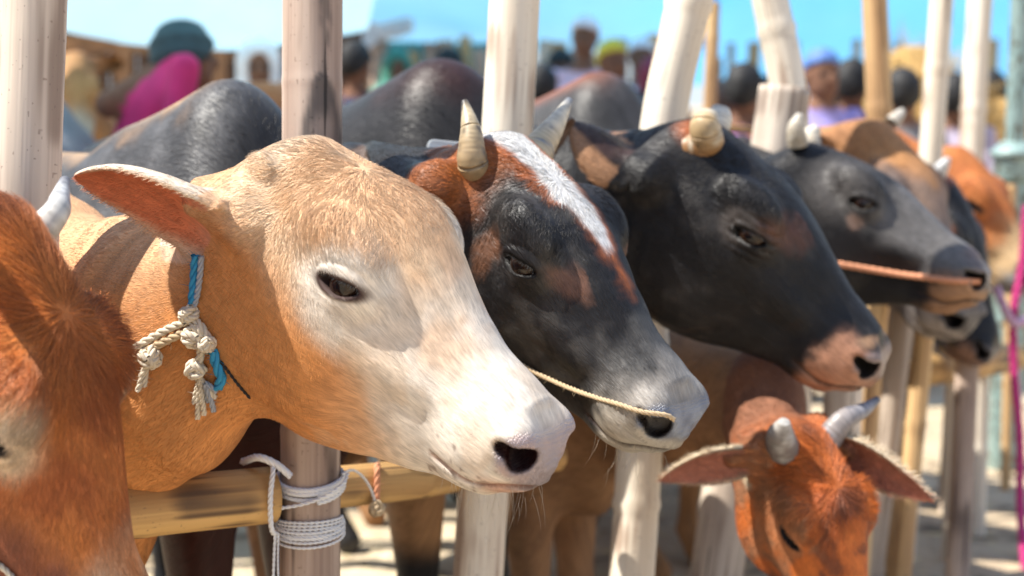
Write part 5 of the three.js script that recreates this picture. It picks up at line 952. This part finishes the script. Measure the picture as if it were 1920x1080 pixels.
// ---------------------------------------------------------------- canopies, cloth wall, far stakes, shed
function sheet(corners, nu, nv, sag, fold, o = {}) {    // corners: near left, near right, far left, far right
  const P = [], I = [], U = [], [a, b, c, d] = corners;
  for (let j = 0; j <= nv; j++) for (let i = 0; i <= nu; i++) {
    const u = i / nu, v = j / nv, p = a.clone().lerp(b, u).lerp(c.clone().lerp(d, u), v);
    p.y += -sag * 4 * u * (1 - u) * (o.edge ? 0.3 + 0.7 * v : 1) + fold * (fbm(u * (o.fu ?? 5), v * (o.fv ?? 4), o.seed ?? 1) - 0.5) * (o.flat ? 0 : 1); p.z += fold * (fbm(u * (o.fu ?? 5) + 9, v * (o.fv ?? 3), o.seed ?? 1) - 0.5);
    if (o.ragged && j === nv) p.y += o.ragged * (fbm(u * 9, 3, 2) - 0.5);
    P.push(p.x, p.y, p.z); U.push(u * 4, v * 2);
  }
  for (let j = 0; j < nv; j++) for (let i = 0; i < nu; i++) { const q = j * (nu + 1) + i; I.push(q, q + 1, q + nu + 1, q + 1, q + nu + 2, q + nu + 1); }
  const g = new THREE.BufferGeometry(); g.setAttribute('position', new THREE.Float32BufferAttribute(P, 3)); g.setAttribute('uv', new THREE.Float32BufferAttribute(U, 2)); g.setIndex(I); g.computeVertexNormals(); return g;
}
const tarp = (r, g, b, t = 0.55) => new THREE.MeshPhysicalMaterial({ color: lin(r, g, b), roughness: 1, transmission: t, thickness: 0, side: THREE.DoubleSide });
const CAN = 'blue tarpaulin canopies over the market';
tag(mesh('tarpaulin', sheet([at(-420, -420, 5.2), at(780, -420, 5.2), at(-60, -12, 7.4), at(690, 58, 7.9)], 60, 30, 0.17, 0.06, { edge: true, seed: 3 }), tarp(0.42, 0.72, 0.88, 0.6)), 'pale blue tarpaulin sagging over the left side above the magenta shirt', 'tarpaulin', CAN);
tag(mesh('tarpaulin', sheet([at(520, -330, 8.6), at(1420, -330, 8.6), at(600, 58, 12.6), at(1330, 84, 12.6)], 60, 30, 0.10, 0.09, { edge: true, seed: 5 }), tarp(0.20, 0.52, 0.80, 0.6)), 'mid blue tarpaulin canopy above the teal cloth wall', 'tarpaulin', CAN);
tag(mesh('tarpaulin', sheet([at(1180, -330, 9.6), at(2300, -330, 9.6), at(1215, 150, 14.2), at(2080, 165, 14.2)], 60, 30, 0.08, 0.10, { edge: true, seed: 7 }), tarp(0.14, 0.50, 0.86, 0.6)), 'bright blue tarpaulin canopy at the right behind the slim poles', 'tarpaulin', CAN);
tag(mesh('cloth_wall', sheet([at(600, 66, 12.2), at(960, 78, 12.2), at(600, 66, 12.2).setY(0), at(960, 78, 12.2).setY(0)], 80, 12, 0.03, 0.35, { fu: 26, fv: 1, flat: true, seed: 9 }), tarp(0.08, 0.30, 0.31, 0.3)), 'teal cloth wall hung between stakes in the background', 'cloth', null);
tag(mesh('cloth_strip', sheet([at(640, 52, 11.6), at(775, 30, 11.6), at(640, 88, 11.6), at(775, 62, 11.6)], 30, 8, 0.02, 0.10, { seed: 12 }), tarp(0.74, 0.66, 0.64, 0.3)), 'crumpled white cloth lying along the top of the teal cloth wall', 'cloth', null);
{
  const r = rng(404), spots = [];
  for (let x = 655; x < 905; x += 24 + 16 * r()) spots.push([x, 62 + 46 * r(), 11.6 + 0.4 * r(), 0.035 + 0.03 * r()]);
  for (let x = 1022; x < 1245; x += 20 + 16 * r()) spots.push([x, 55 + 60 * r(), 11.0 + 1.0 * r(), 0.03 + 0.03 * r()]);
  for (let x = 1345; x < 1910; x += 22 + 24 * r()) spots.push([x, 72 + 78 * r(), 11.5 + 1.8 * r(), 0.02 + 0.025 * r()]);
  const mats = [BAM.grey, BAM.tan, BAM.mauve];
  const where = (x) => x < 905 ? 'weathered stake in front of the teal cloth wall' : x < 1245 ? 'stake of the far pen between the third and fourth post' : 'stake of the far pen under the bright blue canopy';
  const ord = ['first', 'second', 'third', 'fourth', 'fifth', 'sixth', 'seventh', 'eighth', 'ninth', 'tenth', 'eleventh', 'twelfth', 'thirteenth', 'fourteenth', 'fifteenth', 'sixteenth', 'seventeenth', 'eighteenth', 'nineteenth', 'twentieth'], nth = {};
  spots.forEach(([x, y, d, q], i) => { const t = at(x, y, d), l = (r() - 0.5) * 0.12; tag(mesh('fence_stake', culm([V(t.x - l, -0.02, t.z), V(t.x - l * 0.4, t.y * 0.5, t.z), t], q, { sides: 10, seed: i + 60 }), mats[i % 3]), ord[nth[where(x)] = (nth[where(x)] ?? -1) + 1] + ' ' + where(x) + ', from the left', 'stake', where(x).replace('stake', 'stakes')); });
}
{ // timber shed under the left canopy
  const dark = std({ map: bambooTex(53, [0.36, 0.27, 0.20], [0.22, 0.16, 0.12], [0.12, 0.09, 0.07], 0.8).map, roughness: 0.9 }), beam = std({ map: bambooTex(63, [0.68, 0.52, 0.36], [0.46, 0.34, 0.24], [0.26, 0.2, 0.15], 0.7).map, roughness: 0.85 });
  const a = at(60, 180, 9.0), b = at(640, 180, 9.0), g = thing('timber_shed', 'dark timber shed with pale beams under the pale blue tarpaulin', 'shed', V((a.x + b.x) / 2, 0, a.z)), r = rng(8);
  for (let x = a.x - 0.6; x < b.x; x += 0.165) { const p = new THREE.BoxGeometry(0.155, 2.2, 0.025); const uv = p.attributes.uv; for (let i = 0; i < uv.count; i++) uv.setXY(i, uv.getX(i) * 0.5 + r(), uv.getY(i) * 1.8); p.translate(x, 1.1, a.z - 0.5 - 0.012 * r()); part('plank', p, dark, g); }
  const bm = (p0, p1, s) => { const d = p1.clone().sub(p0), q = new THREE.BoxGeometry(s, d.length(), s); q.applyQuaternion(new THREE.Quaternion().setFromUnitVectors(V(0, 1, 0), d.clone().normalize())); q.translate((p0.x + p1.x) / 2, (p0.y + p1.y) / 2, (p0.z + p1.z) / 2); part('beam', q, beam, g); };
  bm(at(90, 78, 8.6), at(330, 92, 8.6), 0.075); for (const x of [232, 410, 505]) bm(at(x, 96, 8.5).setY(0), at(x, 94, 8.5), 0.07); bm(at(330, 108, 8.6), at(620, 102, 8.6), 0.05);
}
{ // straw heaped on a cart height stack behind the poles
  const c = at(1708, 200, 8.9), r = rng(31), g = thing('straw_stack', 'heap of yellow straw behind the slim bleached pole', 'straw', V(c.x, 0, c.z)), f = (x, y, z) => smin(ell(x - c.x, y - 0.6, z - c.z, 0.42, 1.10, 0.5), ell(x - c.x - 0.45, y - 0.45, z - c.z, 0.5, 0.95, 0.45), 0.2) + 0.10 * (fbm(x * 5, y * 5, z * 5) - 0.5);
  const sk = skin(f, [c.x - 1.2, 0, c.z - 0.8], [c.x + 1.4, 2.2, c.z + 0.8], 0.04, new THREE.Matrix4(), (x, y, z) => mixc([0.60, 0.38, 0.13], [0.44, 0.26, 0.09], fbm(x * 12, y * 30, z * 12)));
  const im = new THREE.InstancedMesh(BLADE, M.fur, 5000), pos = sk.geo.attributes.position, nor = sk.geo.attributes.normal, m = new THREE.Matrix4(), col = new THREE.Color();
  for (let i = 0; i < 5000; i++) { const k = Math.floor(r() * pos.count), n = V().fromBufferAttribute(nor, k), u = V(r() - 0.5, -0.6 * r(), r() - 0.5).addScaledVector(n, 0.4).normalize(), w = n.clone().addScaledVector(u, -n.dot(u)).normalize(), x = V().crossVectors(u, w), l = 0.12 + 0.15 * r(); m.makeBasis(u.multiplyScalar(l), w.multiplyScalar(l), x.multiplyScalar(0.006)); m.setPosition(pos.getX(k) - c.x, pos.getY(k), pos.getZ(k) - c.z); im.setMatrixAt(i, m); const t = 0.7 + 0.5 * r(); im.setColorAt(i, col.setRGB(0.60 * t, 0.40 * t, 0.15 * t)); }
  im.name = 'loose_straw'; tag(im, null, null, null, 'stuff'); g.add(im); part('heap', sk.geo, M.plain, g);
}
renderer.render(scene, camera);
